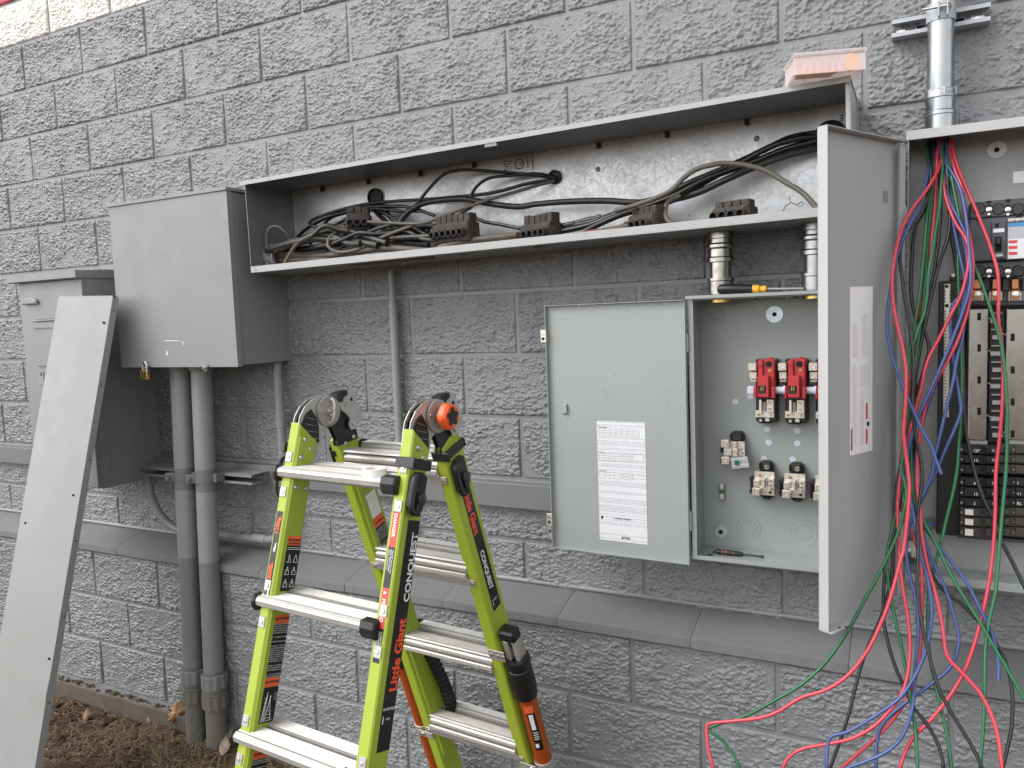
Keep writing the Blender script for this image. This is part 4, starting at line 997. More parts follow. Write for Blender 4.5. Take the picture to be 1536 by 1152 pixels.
m = MB(); c = P2(175, 976, -.0343); m.cyl(c, c-Y_*.005, .005, 12); m.build('ground_screw', 'w_green', b)

# the switch's door, folded open to the left
D0 = V((SX0-.004, SF-.004, 0)); dl = at(820, 458, Y=-.135); da = V((.982, -.140, 0))-V((D0.x, D0.y, 0)); DLn = da.length; da.normalize(); dn_ = V((da.y, -da.x, 0))
if dn_.y > 0: dn_ = -dn_
DZ0, DZ1 = -1.793, -1.069
dr = one('door', lambda b: (b.obox(D0, da, dn_, Z_, (0, DLn), (0, .0018), (DZ0, DZ1))), 'ansi', sw)
b = MB()
b.obox(D0, da, dn_, Z_, (.0, DLn), (.002, .016), (DZ1-.0018, DZ1)); b.obox(D0, da, dn_, Z_, (.0, DLn), (.002, .016), (DZ0, DZ0+.0018))
b.obox(D0, da, dn_, Z_, (DLn-.0018, DLn), (.002, .016), (DZ0+.002, DZ1-.002)); b.obox(D0, da, dn_, Z_, (.001, .0028), (.002, .012), (DZ0+.002, DZ1-.002))
b.build('door_rim', 'ansi', dr)
for py in (504, 777):
    p = at(814, py, Y=-.148); u = (p-D0).dot(da); m = MB()
    m.obox(D0+Z_*p.z, da, dn_, Z_, (DLn-.004, DLn+.014), (.0165, .0185), (-.0185, .0185), bev=.0006, mat='lugm')
    for k, mt in ((.008, 'screw'), (-.008, 'hole')): c = D0+Z_*(p.z+k)+da*(DLn+.006)+dn_*.0186; m.cyl(c, c+dn_*.0012, .0045, 12, mat=mt)
    m.build('door_catch', None, dr)
for (z0, z1) in ((-1.16, -1.21), (-1.645, -1.70)):
    m = MB(); m.cyl((SX0-.003, SF-.006, z0), (SX0-.003, SF-.006, z1), .004, 10); m.build('hinge', 'ansi', dr)
def on_door(px, py, lift=.0022): 
    p = at(px, py, Y=-.145); 
    for _ in range(3):
        u = (p-D0).dot(da); yy = (D0+da*u).y+dn_.y*lift; p = at(px, py, Y=yy)
    return p
q = [on_door(895, 632), on_door(967.5, 633), on_door(971.5, 816), on_door(899, 810)]
L = (q[1]-q[0]).length
pz_t, pz_b = (q[0].z+q[1].z)/2, (q[2].z+q[3].z)/2
c0 = V((q[0].x, q[0].y, 0)); pax = da if da.x > 0 else -da
m = MB(); m.obox(c0, pax, dn_, Z_, (0, L), (0, .0004), (pz_b, pz_t)); pp = m.build('instruction_sheet', 'p_paper', dr, frame=(pax, Z_), origin=c0+Z_*pz_b)
H = pz_t-pz_b
def pt(u, v): return c0+pax*(u*L)+dn_*.0005+Z_*(pz_t-v*H)
def bar(m, u0, v0, u1, v1): m.obox(pt(0, 0)*0, pax, dn_, Z_, ((pt(u0, v0)).dot(pax), (pt(u1, v0)).dot(pax)), (pt(0, 0).dot(dn_), pt(0, 0).dot(dn_)+.0002), (pt(u0, v1).z, pt(u0, v0).z))
def table(u0, v0, u1, v1, cols, rows, nm='printed_table'):
    m = MB(); e = .006; f = .0016
    m2 = MB(); m2.obox(V((0, 0, 0)), pax, dn_, Z_, (pt(u0, 0).dot(pax), pt(u1, 0).dot(pax)), (pt(0, 0).dot(dn_)-.0003, pt(0, 0).dot(dn_)-.0001+.0001), (pt(0, v1).z, pt(0, v0).z)); m2.build('table_ground', 'paper', pp)
    for i in range(rows+1): v = v0+(v1-v0)*i/rows; bar(m, u0, v-f/2, u1, v+f/2)
    for i in range(cols+1): u = u0+(u1-u0)*i/cols; bar(m, u-e/4, v0, u+e/4, v1)
    m.build(nm, 'print', pp)
table(.04, .062, .88, .125, 7, 4); table(.03, .27, .48, .325, 4, 3); table(.52, .27, .70, .325, 1, 4); table(.74, .262, .95, .318, 1, 1); table(.03, .425, .46, .475, 4, 2); table(.52, .425, .72, .475, 1, 4)
text('DANGER / PELIGRO', .0058, pt(.32, .812), pax, Z_, 'print', pp, bold=.02); text('E·T·N', .0100, pt(.47, .975), pax, Z_, 'print', pp, bold=.05)
text('WIRING TABLE', .0040, pt(.03, .055), pax, Z_, 'print', pp, bold=.02); text('TORQUE', .0036, pt(.03, .262), pax, Z_, 'print', pp, bold=.02); text('GROUNDING', .0036, pt(.03, .418), pax, Z_, 'print', pp, bold=.02)
m = MB(); o_ = pt(.06, .81); m.prism([(-.003, -.004), (.003, -.004), (.0045, .002), (.001, .006), (-.003, .004)], o_, pax, Z_, dn_, 0, .0003); m.build('hand_symbol', 'print', pp)
q = on_door(846, 613); m = MB(); m.obox(q, pax, dn_, Z_, (-.006, .012), (0, .006), (-.014, .014), bev=.001); m.obox(q, pax, dn_, Z_, (.002, .012), (.0062, .008), (-.013, .012), bev=.001); m.build('door_latch', 'ansi', dr)
for (px, py) in ((844, 563), (837, 566), (915, 562), (845, 630), (868, 458.5)): m = MB(); c = on_door(px, py); m.cyl(c, c+dn_*.0007, .0022, 10); m.build('rivet_head', 'lugm', dr)

# ------------------------------------------------------------------ pipe nipples between trough and switch
def nipple(px, label, old):
    x = at(px, 400, Y=-.105).x; y = -.105; zt_ = TP((V((x, 0, 0))-TA).dot(tx), 0, TH+.0015).z; zb_ = SZ1+.003
    t = thing('pipe_nipple', label, 'pipe fitting', (x, y, zb_), 'steel nipples between trough and switch box')
    mt = 'emt_old' if old else 'emt'
    one('pipe', lambda b: b.tube([(x, y, zb_-.02), (x, y, (zb_+zt_)/2), (x, y, zt_)], .0285, 32), mt, t)
    one('connector_body', lambda b: b.lathe((x, y, zt_-.001), -Z_, [(.0285, 0), (.036, .001), (.036, .016), (.032, .018), (.032, .028), (.0375, .033), (.0375, .040), (.033, .045), (.033, .064), (.0365, .068), (.0365, .078), (.0285, .080)], 32), mt, t)
    one('connector_body', lambda b: b.lathe((x, y, zb_+.001), Z_, [(.0285, 0), (.034, .001), (.034, .034), (.0365, .036), (.0365, .043), (.0285, .044)], 32), mt, t)
    one('locknut', lambda b: b.lathe((x, y, SZ1-.0005), -Z_, [(.029, 0), (.039, .001), (.039, .008), (.033, .009), (.033, .017), (.026, .018)], 24), 'brass', t)
nipple(1081, 'short steel conduit nipple joining the trough to the switch box, behind the nut driver', True)
nipple(1224, 'bright steel conduit nipple half hidden behind the tall open door', False)

# ------------------------------------------------------------------ tools
p = at(1074, 430.5, Y=-.160); q_ = at(1180, 434, Y=-.160); zt2 = SZ1+.0035
A = V((p.x, -.145, zt2+.0135)); Bq = V((at(1215, 434, Y=-.13).x, -.130, zt2+.0045)); dv = (Bq-A).normalized()
nd = thing('nut_driver', 'nut driver with black grip and yellow collar lying on the switch box', 'screwdriver', (A.x, A.y, zt2))
one('grip', lambda b: b.lathe(A, dv, [(0, 0), (.006, .0005), (.011, .004), (.0135, .012), (.0132, .055), (.0118, .075), (.0122, .087), (.010, .0895), (0, .090)], 16), 'blackp', nd)
one('collar', lambda b: b.lathe(A, dv, [(.0098, .0885), (.0105, .090), (.0108, .105), (.0075, .108), (.0078, .116), (.0085, .118), (.0085, .123), (.0035, .126)], 14), 'yellow', nd)
one('shaft', lambda b: b.cyl(A+dv*.12, A+dv*.215, .0032, 12), 'steel', nd)
f_ = SZ0+t_+.0006
A = V((at(1073, 822, Y=-.105).x, -.100, f_+.0085)); dv = V((1, .06, -.03)).normalized()
s2 = thing('screwdriver', 'small black screwdriver with orange rings lying on the floor of the switch box', 'screwdriver', (A.x, A.y, f_))
m = MB(); m.lathe(A, dv, [(0, 0), (.0060, .001), (.0075, .004), (.0075, .012), (.0058, .014), (.0068, .020), (.0078, .030), (.0075, .062), (.0055, .070), (.0045, .074), (0, .075)], 14); m.build('grip', 'blackp', s2)
for d in (.016, .026, .046): m = MB(); m.lathe(A, dv, [(.0062, d), (.0083, d+.0005), (.0083, d+.002), (.0062, d+.0025)], 14); m.build('grip_ring', 'copper_tube', s2)
one('shaft', lambda b: (b.cyl(A+dv*.074, A+dv*.118, .0024, 10), b.cyl(A+dv*.118, A+dv*.128, .0036, 8)), 'blackm', s2)
for i, (px, py, a) in enumerate(((1063, 832, .3), (1071, 828, 1.4), (1083, 829, 2.2))):
    c = at(px, py, Z=f_+.003); d = V((math.cos(a), math.sin(a), .1)).normalized(); m = MB(); m.cyl(c, c+d*.012, .0018, 8); m.lathe(c, -d, [(.0018, 0), (.0038, .001), (.0030, .003), (0, .0034)], 10)
    tag(m.build('loose_screw', 'blackm' if i < 2 else 'rust'), ('loose dark screw nearest the front left corner inside the switch box', 'loose dark screw behind the screwdriver grip in the switch box', 'rusty loose screw beside the screwdriver grip in the switch box')[i], 'screw')

# ================================================================== RIGHT PANELBOARD
QX0, QX1, QF, QB, QZ0, QZ1 = 1.929, 2.291, -.150, -.018, -1.776, -.704
pn = thing('panelboard', 'grey open electrical panelboard with black breakers and bus bars at the right', 'electrical panel', (2.11, 0, QZ0))
one('back_panel', lambda b: b.box((QX0, QX1), (QB, QB+.002), (QZ0, QZ1)), 'panelgrey', pn)
one('side_panel', lambda b: b.box((QX0, QX0+.002), (QF, QB-.0003), (QZ0, QZ1)), 'panelgrey', pn)
one('side_panel', lambda b: b.box((QX1-.002, QX1), (QF, QB-.0003), (QZ0, QZ1)), 'panelgrey', pn)
one('top_panel', lambda b: (b.box((QX0-.004, QX1+.004), (QF-.004, QB+.002), (QZ1+.0003, QZ1+.0025)), b.box((QX0-.004, QX1+.004), (QF-.0058, QF-.0042), (QZ1-.018, QZ1+.0035), bev=.0007)), 'trim', pn)
one('bottom_panel', lambda b: (b.box((QX0+.0023, QX1-.0023), (QF, QB-.0003), (QZ0, QZ0+.002)), b.box((QX0+.0003, QX1-.0003), (QF-.0017, QF-.0002), (QZ0-.001, QZ0+.019), bev=.0005)), 'ansi', pn)
washer(1495, 225, .0205, .0060, QB, pn, 'paper'); 
c = at(1395.5, 785, Y=QB); m = MB(); m.lathe(c, -Y_, [(.006, 0), (.006, .002), (.0165, .002), (.0165, 0)], 28, mat='galv_dark'); m.cyl(c, c-Y_*.0025, .006, 8, mat='printblue'); m.build('washer', None, pn)
for (px, py) in ((1377, 294), (1377, 410)):
    c = at(px, py, X=QX0+.0022); m = MB(); m.lathe(c, X_, [(0, .002), (.009, .0015), (.0105, 0)], 18); m.build('knockout_plug', 'paper', pn)
for py in (224, 238): c = at(1367, py, X=QX0+.0022); m = MB(); m.lathe(c, X_, [(0, .003), (.005, .002), (.006, 0)], 12); m.build('side_rivet', 'panelgrey', pn)
for k in range(3):
    c = V((2.00+k*.085, -.085, QZ0+.0022)); ring(c, Z_, .030, .002, 'ansi', pn, 'knockout'); ring(c, Z_, .020, .002, 'ansi', pn, 'knockout')
m = MB(); m.pbox(1520, 257, 1545, 273.5, QB-.0012, QB-.0004); lb = m.build('rating_label', 'p_label', pn)
m = MB(); m.pbox(1519.3, 256.2, 1545.6, 274.2, QB-.0004, QB-.0001); m.build('label_border', 'paper', lb)

# --- main breaker
MF, MBk = -.105, QB-.0005
mb_ = MB(); mb_.pbox(1453.6, 326, 1542, 391, MF, -.030, .003); mb_.pbox(1455, 300, 1541, 325.5, MF+.014, -.030, .003); mb_.pbox(1455, 391.5, 1541, 416, MF+.014, -.030, .003); mb_.pbox(1458, 302, 1538, 414, -.0305, MBk, 0)
mbk = mb_.build('main_breaker', 'mcb', pn)
for py in (313.5, 406.5):
    for px in (1469, 1498, 1527):
        c = at(px, py, Y=MF+.0138); m = MB(); m.lathe(c, -Y_, [(.0135, 0), (.0135, .0004), (0, .0004)], 24, mat='hole'); m.lathe(c, -Y_, [(.0115, .0004), (.0108, .0018), (.0060, .0018), (.0055, .0010), (0, .0010)], 24, mat='blackp' if py > 400 else 'darkp'); m.build('terminal_cover', None, mbk)
    for px in (1483.5, 1512):
        c = at(px, py+1, Y=MF+.0138); m = MB(); m.lathe(c, -Y_, [(.0062, 0), (.0062, .002), (.0045, .0025), (0, .0025)], 16, mat='screw'); m.lathe(c-Z_*.011, -Y_, [(.0032, 0), (.0032, .002), (0, .0025)], 12, mat='screw'); m.obox(c, X_, Y_, Z_, (-.004, .004), (-.0015, .0004), (-.017, .011), bev=.001, mat='hole'); m.build('cover_screw', None, mbk)
for (x0, y0, x1, y1) in ((1465, 327.5, 1471, 332), (1524, 321, 1532, 327), (1480, 301, 1487, 305), (1509, 298.5, 1516, 303)): b = MB(); b.pbox(x0, y0, x1, y1, MF-.0006, MF+.002); b.build('vent_slot', 'hole', mbk)
m = MB(); m.pbox(1486.7, 331, 1509.5, 388, MF-.0045, MF-.0003, .002); hp = m.build('handle_plate', 'mcb', mbk)
m = MB(); m.pbox(1492.6, 355, 1502.4, 377, MF-.0060, MF-.0047, 0, 'hole'); m.pbox(1493.3, 356, 1501.7, 366.5, MF-.021, MF-.0062, .002, 'blackp'); m.build('toggle', None, hp)
m = MB(); m.pbox(1489.5, 343, 1506.5, 348.5, MF-.0053, MF-.0047); m.build('handle_sticker', 'paper', hp)
m = MB(); m.pbox(1492.5, 335, 1498.5, 341, MF-.0050, MF-.0046); m.build('test_button', 'hole', hp)
text('200A', .0085, at(1490, 385, Y=MF-.0047), X_, Z_, 'printwhite', hp, bold=.02)
m = MB(); m.pbox(1511.8, 334, 1541, 388, MF-.0009, MF-.0003); fl = m.build('breaker_label', 'p_grey', mbk)
m = MB(); m.pbox(1511.8, 334, 1541, 339.5, MF-.0014, MF-.00095); m.build('label_band', 'printblue', fl)
text('SIEMENS', .0085, at(1512, 332, Y=MF-.0006), X_, Z_, 'printwhite', mbk, bold=.03, sx=1.0)
m = MB(); m.pbox(1512.5, 358, 1541, 387, MF-.0013, MF-.00095); m.build('label_ground', 'paper', fl)
m = MB()
for y0 in (359.5, 368, 377):
    m.pbox(1514.5, y0+.8, 1526, y0+5.2, MF-.0018, MF-.0014); p0, p1, p2 = at(1512.2, y0+3, Y=MF-.0016), at(1514.8, y0, Y=MF-.0016), at(1514.8, y0+6, Y=MF-.0016)
    m.prism([(0, 0), ((p1-p0).x, (p1-p0).z), ((p2-p0).x, (p2-p0).z)], p0, X_, Z_, Y_, 0, .0002)
m.build('warning_arrow', 'print_red', fl)

# --- lugs, insulator, bus plates, stabs
for px in (1466, 1494, 1523):
    m = MB(); m.pbox(px-7, 417, px+7, 434.5, -.070, -.060, .003, 'copper'); m.pbox(px-7, 435, px+7, 450, -.066, -.056, .001, 'copper'); m.pbox(px-10, 437, px+9, 451, -.0555, -.050, 0, 'bus')
    c = at(px+.5, 442, Y=-.0661); m.lathe(c, -Y_, [(.0078, 0), (.0078, .002), (.0055, .0025), (.0055, .007), (0, .0075)], 16, mat='screw'); m.build('line_lug', None, pn)
for px in (1480, 1508.5, 1537): m = MB(); m.pbox(px-4.5, 417, px+4.5, 436, -.075, -.045, .001); m.build('phase_barrier', 'blackp', pn)
p0, p1 = at(1446, 456, Y=-.072), at(1545, 456, Y=-.072); one('insulating_sleeve', lambda b: b.tube([p0, p0.lerp(p1, .5)-Z_*.001, p1], .0075, 14), 'blackm', pn)
one('interior_base', lambda b: (b.pbox(1446, 452, 1546, 803, -.036, QB-.0004, .003)), 'breaker', pn)
for (x0, x1, ys) in ((1452, 1481, (475, 522, 570, 617)), (1508, 1545, (506, 555, 603, 651))):
    m = MB(); m.pbox(x0, 463.5, x1, 660, -.066, -.063, .001, 'bus'); m.pbox(x0+1, 463.5, x0+2.5, 660, -.068, -.0662, 0, 'steel'); m.pbox(x0, 660.5, x1, 666, -.060, -.055, 0, 'steel')
    for y0 in ys: m.pbox(x0+14 if x0 < 1500 else x0+8, y0-5.5, x0+19.5 if x0 < 1500 else x0+14, y0+5.5, -.0668, -.0655, 0, 'hole')
    m.build('bus_bar', None, pn)
for i in range(8):
    y0 = 469+i*24.5; m = MB(); rgt = i % 2
    m.pbox(1487, y0, 1503, y0+1.6, -.064, -.040, 0, 'steel'); m.pbox(1485 if not rgt else 1488, y0+9, 1501 if not rgt else 1505, y0+16, -.060, -.050, .0012, 'steel')
    c = at(1481.5 if not rgt else 1504.5, y0+8, Y=-.064); m.tube([c, c+V((-.003, -.004, .003)), c+V((.003, -.007, .000)), c+V((.006, -.004, -.003))], .0012, 6, mat='steel')
    m.build('bus_stab', None, pn)
one('stab_channel', lambda b: b.pbox(1482.5, 464, 1506.5, 664, -.046, -.0362, .002), 'blackp', pn)

# --- neutral bar on its black base
m = MB(); m.pbox(1406.5, 421, 1444, 803, -.052, QB-.0006, .002)
for i in range(15): y0 = 438+i*24; m.pbox(1409, y0, 1412.5, y0+8, -.056, -.0525, 0); m.pbox(1430, y0, 1441, y0+1.5, -.056, -.0525, 0)
m.pbox(1425, 412, 1436, 422, -.050, -.022, .003); nbz = m.build('neutral_base', 'breaker', pn)
m = MB(); m.pbox(1415.6, 426, 1424.6, 626, -.064, -.0525, .0008, 'lugm'); nb2 = m.build('neutral_bar', None, pn)
m = MB()
for i in range(38):
    y = 437+i*4.95
    if abs(y-458) < 4: continue
    c = at(1420.1, y, Y=-.0641); m.cyl(c+X_*.0018, c-Y_*.0028+X_*.0018, .0024, 8, mat='screw'); m.cyl(c-X_*.0036, c-Y_*.0004-X_*.0036, .0017, 6, mat='hole'); m.cyl(c+X_*.0062, c-Y_*.0004+X_*.0062-X_*.0002, .0014, 6, mat='hole')
m.build('terminal_screws', None, nb2)['kind'] = 'stuff'
for py in (429.5, 458.5): c = at(1420.1, py, Y=-.0641); m = MB(); m.cyl(c, c-Y_*.001, .0042, 12); m.build('mounting_hole', 'hole', nb2)
c = at(1428, 457.5, Y=-.060); one('bonding_strap', lambda b: b.obox(c, X_, Y_, Z_, (-.006, .012), (-.002, .002), (-.0045, .0045), bev=.0008), 'lugm', nb2)
c = at(1430, 413, Y=-.0502); m = MB(); m.cyl(c, c-Y_*.003, .0045, 12); m.build('base_screw', 'screw', nbz)
c = at(1429, 636, Y=-.0525); m = MB(); m.lathe(c, -Y_, [(.006, 0), (.006, .001), (.0075, .001), (.0075, 0)], 16, closed=True); m.build('moulded_ring', 'darkp', nbz)

# --- branch breakers
def breaker_left(y0, y1, mat, txt):
    m = MB(); m.pbox(1440, y0, 1496, y1, -.078, -.0365, .0012); m.pbox(1446.5, y0+1, 1471, y1-1, -.0835, -.0783, .001); br = m.build('branch_breaker', mat, pn)
    m = MB(); m.pbox(1475.5, y0+1.5, 1494.5, y1-1.5, -.086, -.0784, .001, mat); m.pbox(1479, y0+2.2, 1486, y1-2.2, -.098, -.0862, .0015, mat); m.build('toggle', None, br)
    c = at(1442.3, (y0+y1)/2, Y=-.0782); m = MB(); m.cyl(c, c-Y_*.0012, .0026, 10); m.build('wire_screw', 'brass' if mat == 'breaker2' else 'screw', br)
    if txt:
        text(txt, .0100, at(1455 if len(txt) > 2 else 1460, y1-3.2, Y=-.0836), X_, Z_, 'printwhite', br, bold=.01)
        text('X', .0095, at(1487.5, y1-3.4, Y=-.0861), X_, Z_, 'printwhite', br)
    return br
rows_ = ((667.5, 681), (682.5, 695.5), (697.5, 711.5), (716.5, 730), (731.5, 746), (747.5, 760.5))
lab = ('QP', '15', '2', '40', '15', '3')
for (y0, y1), s_ in zip(rows_, lab): breaker_left(y0, y1, 'breaker', s_)
for (y0, y1) in ((762, 775), (776.5, 790), (791.5, 806)):
    br = breaker_left(y0, y1, 'breaker2', None)
    m = MB(); m.pbox(1447.5, y0+2, 1460, y1-2.5, -.0842, -.0837); m.build('worn_label', 'p_label', br)
def breaker_right(y0, y1, mat):
    m = MB(); m.pbox(1497.5, y0, 1556, y1, -.078, -.0365, .0012); m.pbox(1523, y0+1, 1555, y1-1, -.0835, -.0783, .001); br = m.build('branch_breaker', mat, pn)
    m = MB(); m.pbox(1500, y0+1.5, 1517, y1-1.5, -.086, -.0784, .001, mat); m.pbox(1507, y0+2.2, 1514, y1-2.2, -.098, -.0862, .0015, mat); m.build('toggle', None, br)
    c = at(1520.2, (y0+y1)/2, Y=-.0784); m = MB(); m.cyl(c, c-Y_*.0022, .0024, 10); m.build('wire_screw', 'brass', br); return br
for i, (y0, y1) in enumerate(rows_+((762, 775), (776.5, 790), (791.5, 806))):
    br = breaker_right(y0, y1, 'breaker2' if i < 3 or i > 5 else 'breaker')
    if 2 < i < 6: text(('1', '11', 'BL')[i-3], .0100, at(1525, y1-3.4, Y=-.0836), X_, Z_, 'printwhite', br)
one('breaker_rail', lambda b: b.pbox(1436, 806.5, 1550, 811, -.070, -.030, .001), 'breaker2', pn)

# --- the panel's tall door, swung out towards the viewer
H0, H1 = V((1.9075, -.168, 0)), V((1.7650, -.462, 0)); hd = (H1-H0); HL = hd.length; hd.normalize(); hn = V((-hd.y, hd.x, 0))
if hn.x < 0: hn = -hn
EZ0, EZ1 = -1.809, -.727
dd = one('door', lambda b: b.obox(H0, hd, hn, Z_, (0, HL), (-.0018, 0), (EZ0, EZ1)), 'trim', pn)
b = MB(); fd_ = .021
b.obox(H0, hd, hn, Z_, (HL-.0017, HL), (.0003, fd_), (EZ0+.0017, EZ1-.0017)); b.obox(H0, hd, hn, Z_, (.001, HL), (.0003, fd_), (EZ1-.0015, EZ1+.0008), bev=.0004)
b.obox(H0, hd, hn, Z_, (.0, .0017), (.0003, fd_*.8), (EZ0+.012, EZ1-.012)); b.obox(H0, hd, hn, Z_, (.0, .024), (fd_*.8+.0003, fd_*.8+.0018), (EZ0+.012, EZ1-.012))
b.build('door_rim', 'trim', dd)
b = MB(); b.prism([(.06, .0003), (HL, .0003), (HL, .030), (HL-.05, .030), (HL-.058, .022), (HL-.10, .022), (HL-.108, .016), (.12, .016), (.112, .021), (.075, .021), (.06, .012)], H0+Z_*0, hd, hn, Z_, EZ0-.0006, EZ0+.0012); b.build('bottom_flange', 'trim', dd)
b = MB(); b.obox(H0, hd, hn, Z_, (HL-.046, HL-.036), (.020, .024), (EZ0+.0014, EZ0+.0018)); b.build('flange_slot', 'hole', dd)
def on_hd(px, py, lift):
    y = -.3
    for _ in range(8):
        p = at(px, py, Y=y); u = (p-H0).dot(hd)
        # step towards the door plane
        q = at(px, py, X=p.x); d = (p-H0).dot(hn)-lift
        ray = (p-CAMLOC).normalized(); p = p-ray*(d/ray.dot(hn)); y = p.y
    return p
q = [on_hd(1275, 429, .0004), on_hd(1309, 431, .0004), on_hd(1308, 675.5, .0004), on_hd(1271, 685, .0004)]
u0, u1 = (q[0]-H0).dot(hd), (q[1]-H0).dot(hd); lx = -hd
m = MB(); zt_, zb_ = (q[0].z+q[1].z)/2, (q[2].z+q[3].z)/2
m.obox(H0, hd, hn, Z_, (u1, u0), (.0002, .0006), (zb_, zt_)); lb = m.build('instruction_label', 'label_white', dd)
o_ = H0+hd*u0+hn*.0007; W_ = u0-u1; H_ = zt_-zb_
def blk(a0, b0, a1, b1, mt, vert=True):
    m = MB(); m.quad([o_+lx*(a0*W_)+Z_*(zt_-b1*H_), o_+lx*(a1*W_)+Z_*(zt_-b1*H_), o_+lx*(a1*W_)+Z_*(zt_-b0*H_), o_+lx*(a0*W_)+Z_*(zt_-b0*H_)])
    m.build('label_print', mt, lb, frame=(-Z_, lx) if vert else (lx, Z_))
blk(.08, .22, .40, .42, 'p_label'); blk(.5, .16, .86, .42, 'p_label'); blk(.08, .47, .34, .95, 'p_label'); blk(.42, .47, .86, .60, 'p_label'); blk(.42, .62, .66, .96, 'p_label')
for (b0, b1) in ((.70, .80), (.86, .95)):
    m = MB(); m.quad([o_+hn*.0001+lx*(.70*W_)+Z_*(zt_-b1*H_), o_+hn*.0001+lx*(.78*W_)+Z_*(zt_-b1*H_), o_+hn*.0001+lx*(.78*W_)+Z_*(zt_-b0*H_), o_+hn*.0001+lx*(.70*W_)+Z_*(zt_-b0*H_)]); m.build('label_heading', 'print_red', lb)
m = MB(); c = o_+lx*(.80*W_)+Z_*(zt_-.83*H_); m.cyl(c, c+hn*.0003, .006, 18); m.build('label_seal', 'print', lb)
blk(.04, .84, .10, .97, 'print')
c = on_hd(1328, 295, .0004); m = MB(); m.obox(c, hd, hn, Z_, (-.011, .011), (0, .0005), (-.013, .013)); m.build('door_sticker', 'sheet', dd)
c = V((1.9155, -.160, at(1352, 291, Y=-.16).z)); m = MB(); m.obox(c, X_, Y_, Z_, (-.013, .004), (-.0025, -.001), (-.013, .013), mat='blued'); m.obox(c, X_, Y_, Z_, (.003, .0045), (-.010, .006), (-.018, .026), mat='blued'); m.tube([c+V((.0045, -.003, -.017)), c+V((.006, -.003, -.026)), c+V((.010, -.003, -.034)), c+V((.010, -.003, -.055))], .002, 6, mat='blued')
for k in (-.006, .006): m.cyl(c+V((-.008, -.0026, k)), c+V((-.008, -.004, k)), .0028, 10, mat='screw')
m.build('hinge_bracket', None, dd)

# steel coupling between switch box and panelboard
zc2 = at(1362, 824, Y=-.092).z
cp = thing('conduit_coupling', 'shiny steel conduit nipple joining the switch box to the panelboard low down', 'pipe fitting', (1.87, -.092, zc2-.03))
one('pipe', lambda b: b.tube([(SX1-.01, -.092, zc2), (1.87, -.092, zc2), (QX0+.03, -.092, zc2)], .0265, 28), 'emt', cp)
one('locknut', lambda b: b.lathe((QX0-.001, -.092, zc2), -X_, [(.0265, 0), (.036, .001), (.036, .010), (.0265, .011)], 10, smooth=False), 'emt', cp)
one('bushing', lambda b: b.lathe((QX0+.0023, -.092, zc2), X_, [(.0265, 0), (.037, .001), (.037, .016), (.0335, .020), (.0335, .028), (.028, .030), (.0245, .030), (.0245, -.01)], 28), 'emt', cp)
m = MB(); m.box((QX0+.012, QX0+.026), (-.136, -.126), (zc2-.008, zc2+.012), bev=.0015); m.build('ground_lug', 'lugm', cp)

# ================================================================== STEEL CONDUIT INTO THE PANEL, ITS CLAMP AND STRUT
ex, ey = 1.9955, -.0815
sc_ = thing('strut_channel', 'galvanised slotted strut channel bolted flat on the wall behind the steel conduit', 'bracket', (1.994, 0, -.452))
s0, s1, zt_, zb_ = 1.890, 2.098, -.409, -.450
b = MB(); b.box((s0, s1), (-.0045, -.0020), (zb_+.0003, zt_-.0003)); b.box((s0, s1), (-.0413, -.0048), (zt_-.0025, zt_)); b.box((s0, s1), (-.0413, -.0048), (zb_, zb_+.0025))
b.box((s0, s1), (-.0413, -.0390), (zt_-.0095, zt_-.0027)); b.box((s0, s1), (-.0413, -.0390), (zb_+.0027, zb_+.0095)); b.build('channel', 'zinc', sc_)
for x in (1.917, 1.956, 2.035, 2.074): b = MB(); b.box((x-.011, x+.011), (-.0052, -.0047), ((zt_+zb_)/2-.0065, (zt_+zb_)/2+.0065)); b.build('slot', 'hole', sc_)
for x in (1.914, 2.074):
    c = V((x, -.0053, (zt_+zb_)/2)); m = MB(); m.lathe(c, -Y_, [(.014, 0), (.014, .002), (.007, .0025), (.007, .008), (.004, .009), (0, .009)], 20); m.build('anchor_bolt', 'screw', sc_)
ec = thing('steel_conduit', 'shiny steel conduit coming down the wall into the top of the panelboard', 'conduit', (ex, ey, QZ1+.003))
one('pipe', lambda b: b.tube([(ex, ey, QZ1+.02), (ex, ey, -.2), (ex, ey, .75)], .0287, 40), 'emt', ec)
zz = lambda py: at(1410, py, Y=ey-.03).z
one('connector_body', lambda b: b.lathe((ex, ey, 0), Z_, [(.0287, zz(131)), (.0330, zz(133)), (.0330, zz(139)), (.0345, zz(141)), (.0345, zz(144)), (.0318, zz(145)), (.0318, zz(163)), (.0350, zz(165)), (.0350, zz(170)), (.0325, zz(171)), (.0325, QZ1+.003), (.0285, QZ1+.003)], 40), 'emt', ec)
one('compression_nut', lambda b: b.lathe((ex, ey, 0), Z_, [(.0290, zz(130)), (.0348, zz(131.5)), (.0348, zz(142)), (.029, zz(143))], 6, smooth=False), 'zinc', ec)
one('bushing', lambda b: b.lathe((ex, ey, QZ1-.0003), -Z_, [(.030, 0), (.0375, .001), (.0375, .010), (.034, .012), (.027, .012), (.027, -.02), (0, -.02)], 28), 'galv_dark', ec)
m = MB(); zc3 = (zt_+zb_)/2+.002
m.lathe((ex, ey, zc3+.020), -Z_, [(.0289, 0), (.0312, .0003), (.0312, .040), (.0289, .0403)], 40, mat='zinc')
for s_ in (-1, 1): m.obox((ex+.004, ey-.030, zc3), X_, Y_, Z_, (-.001+s_*.009-.001, .001+s_*.009), (-.016, .003), (-.018, .018), bev=.0006, mat='zinc')
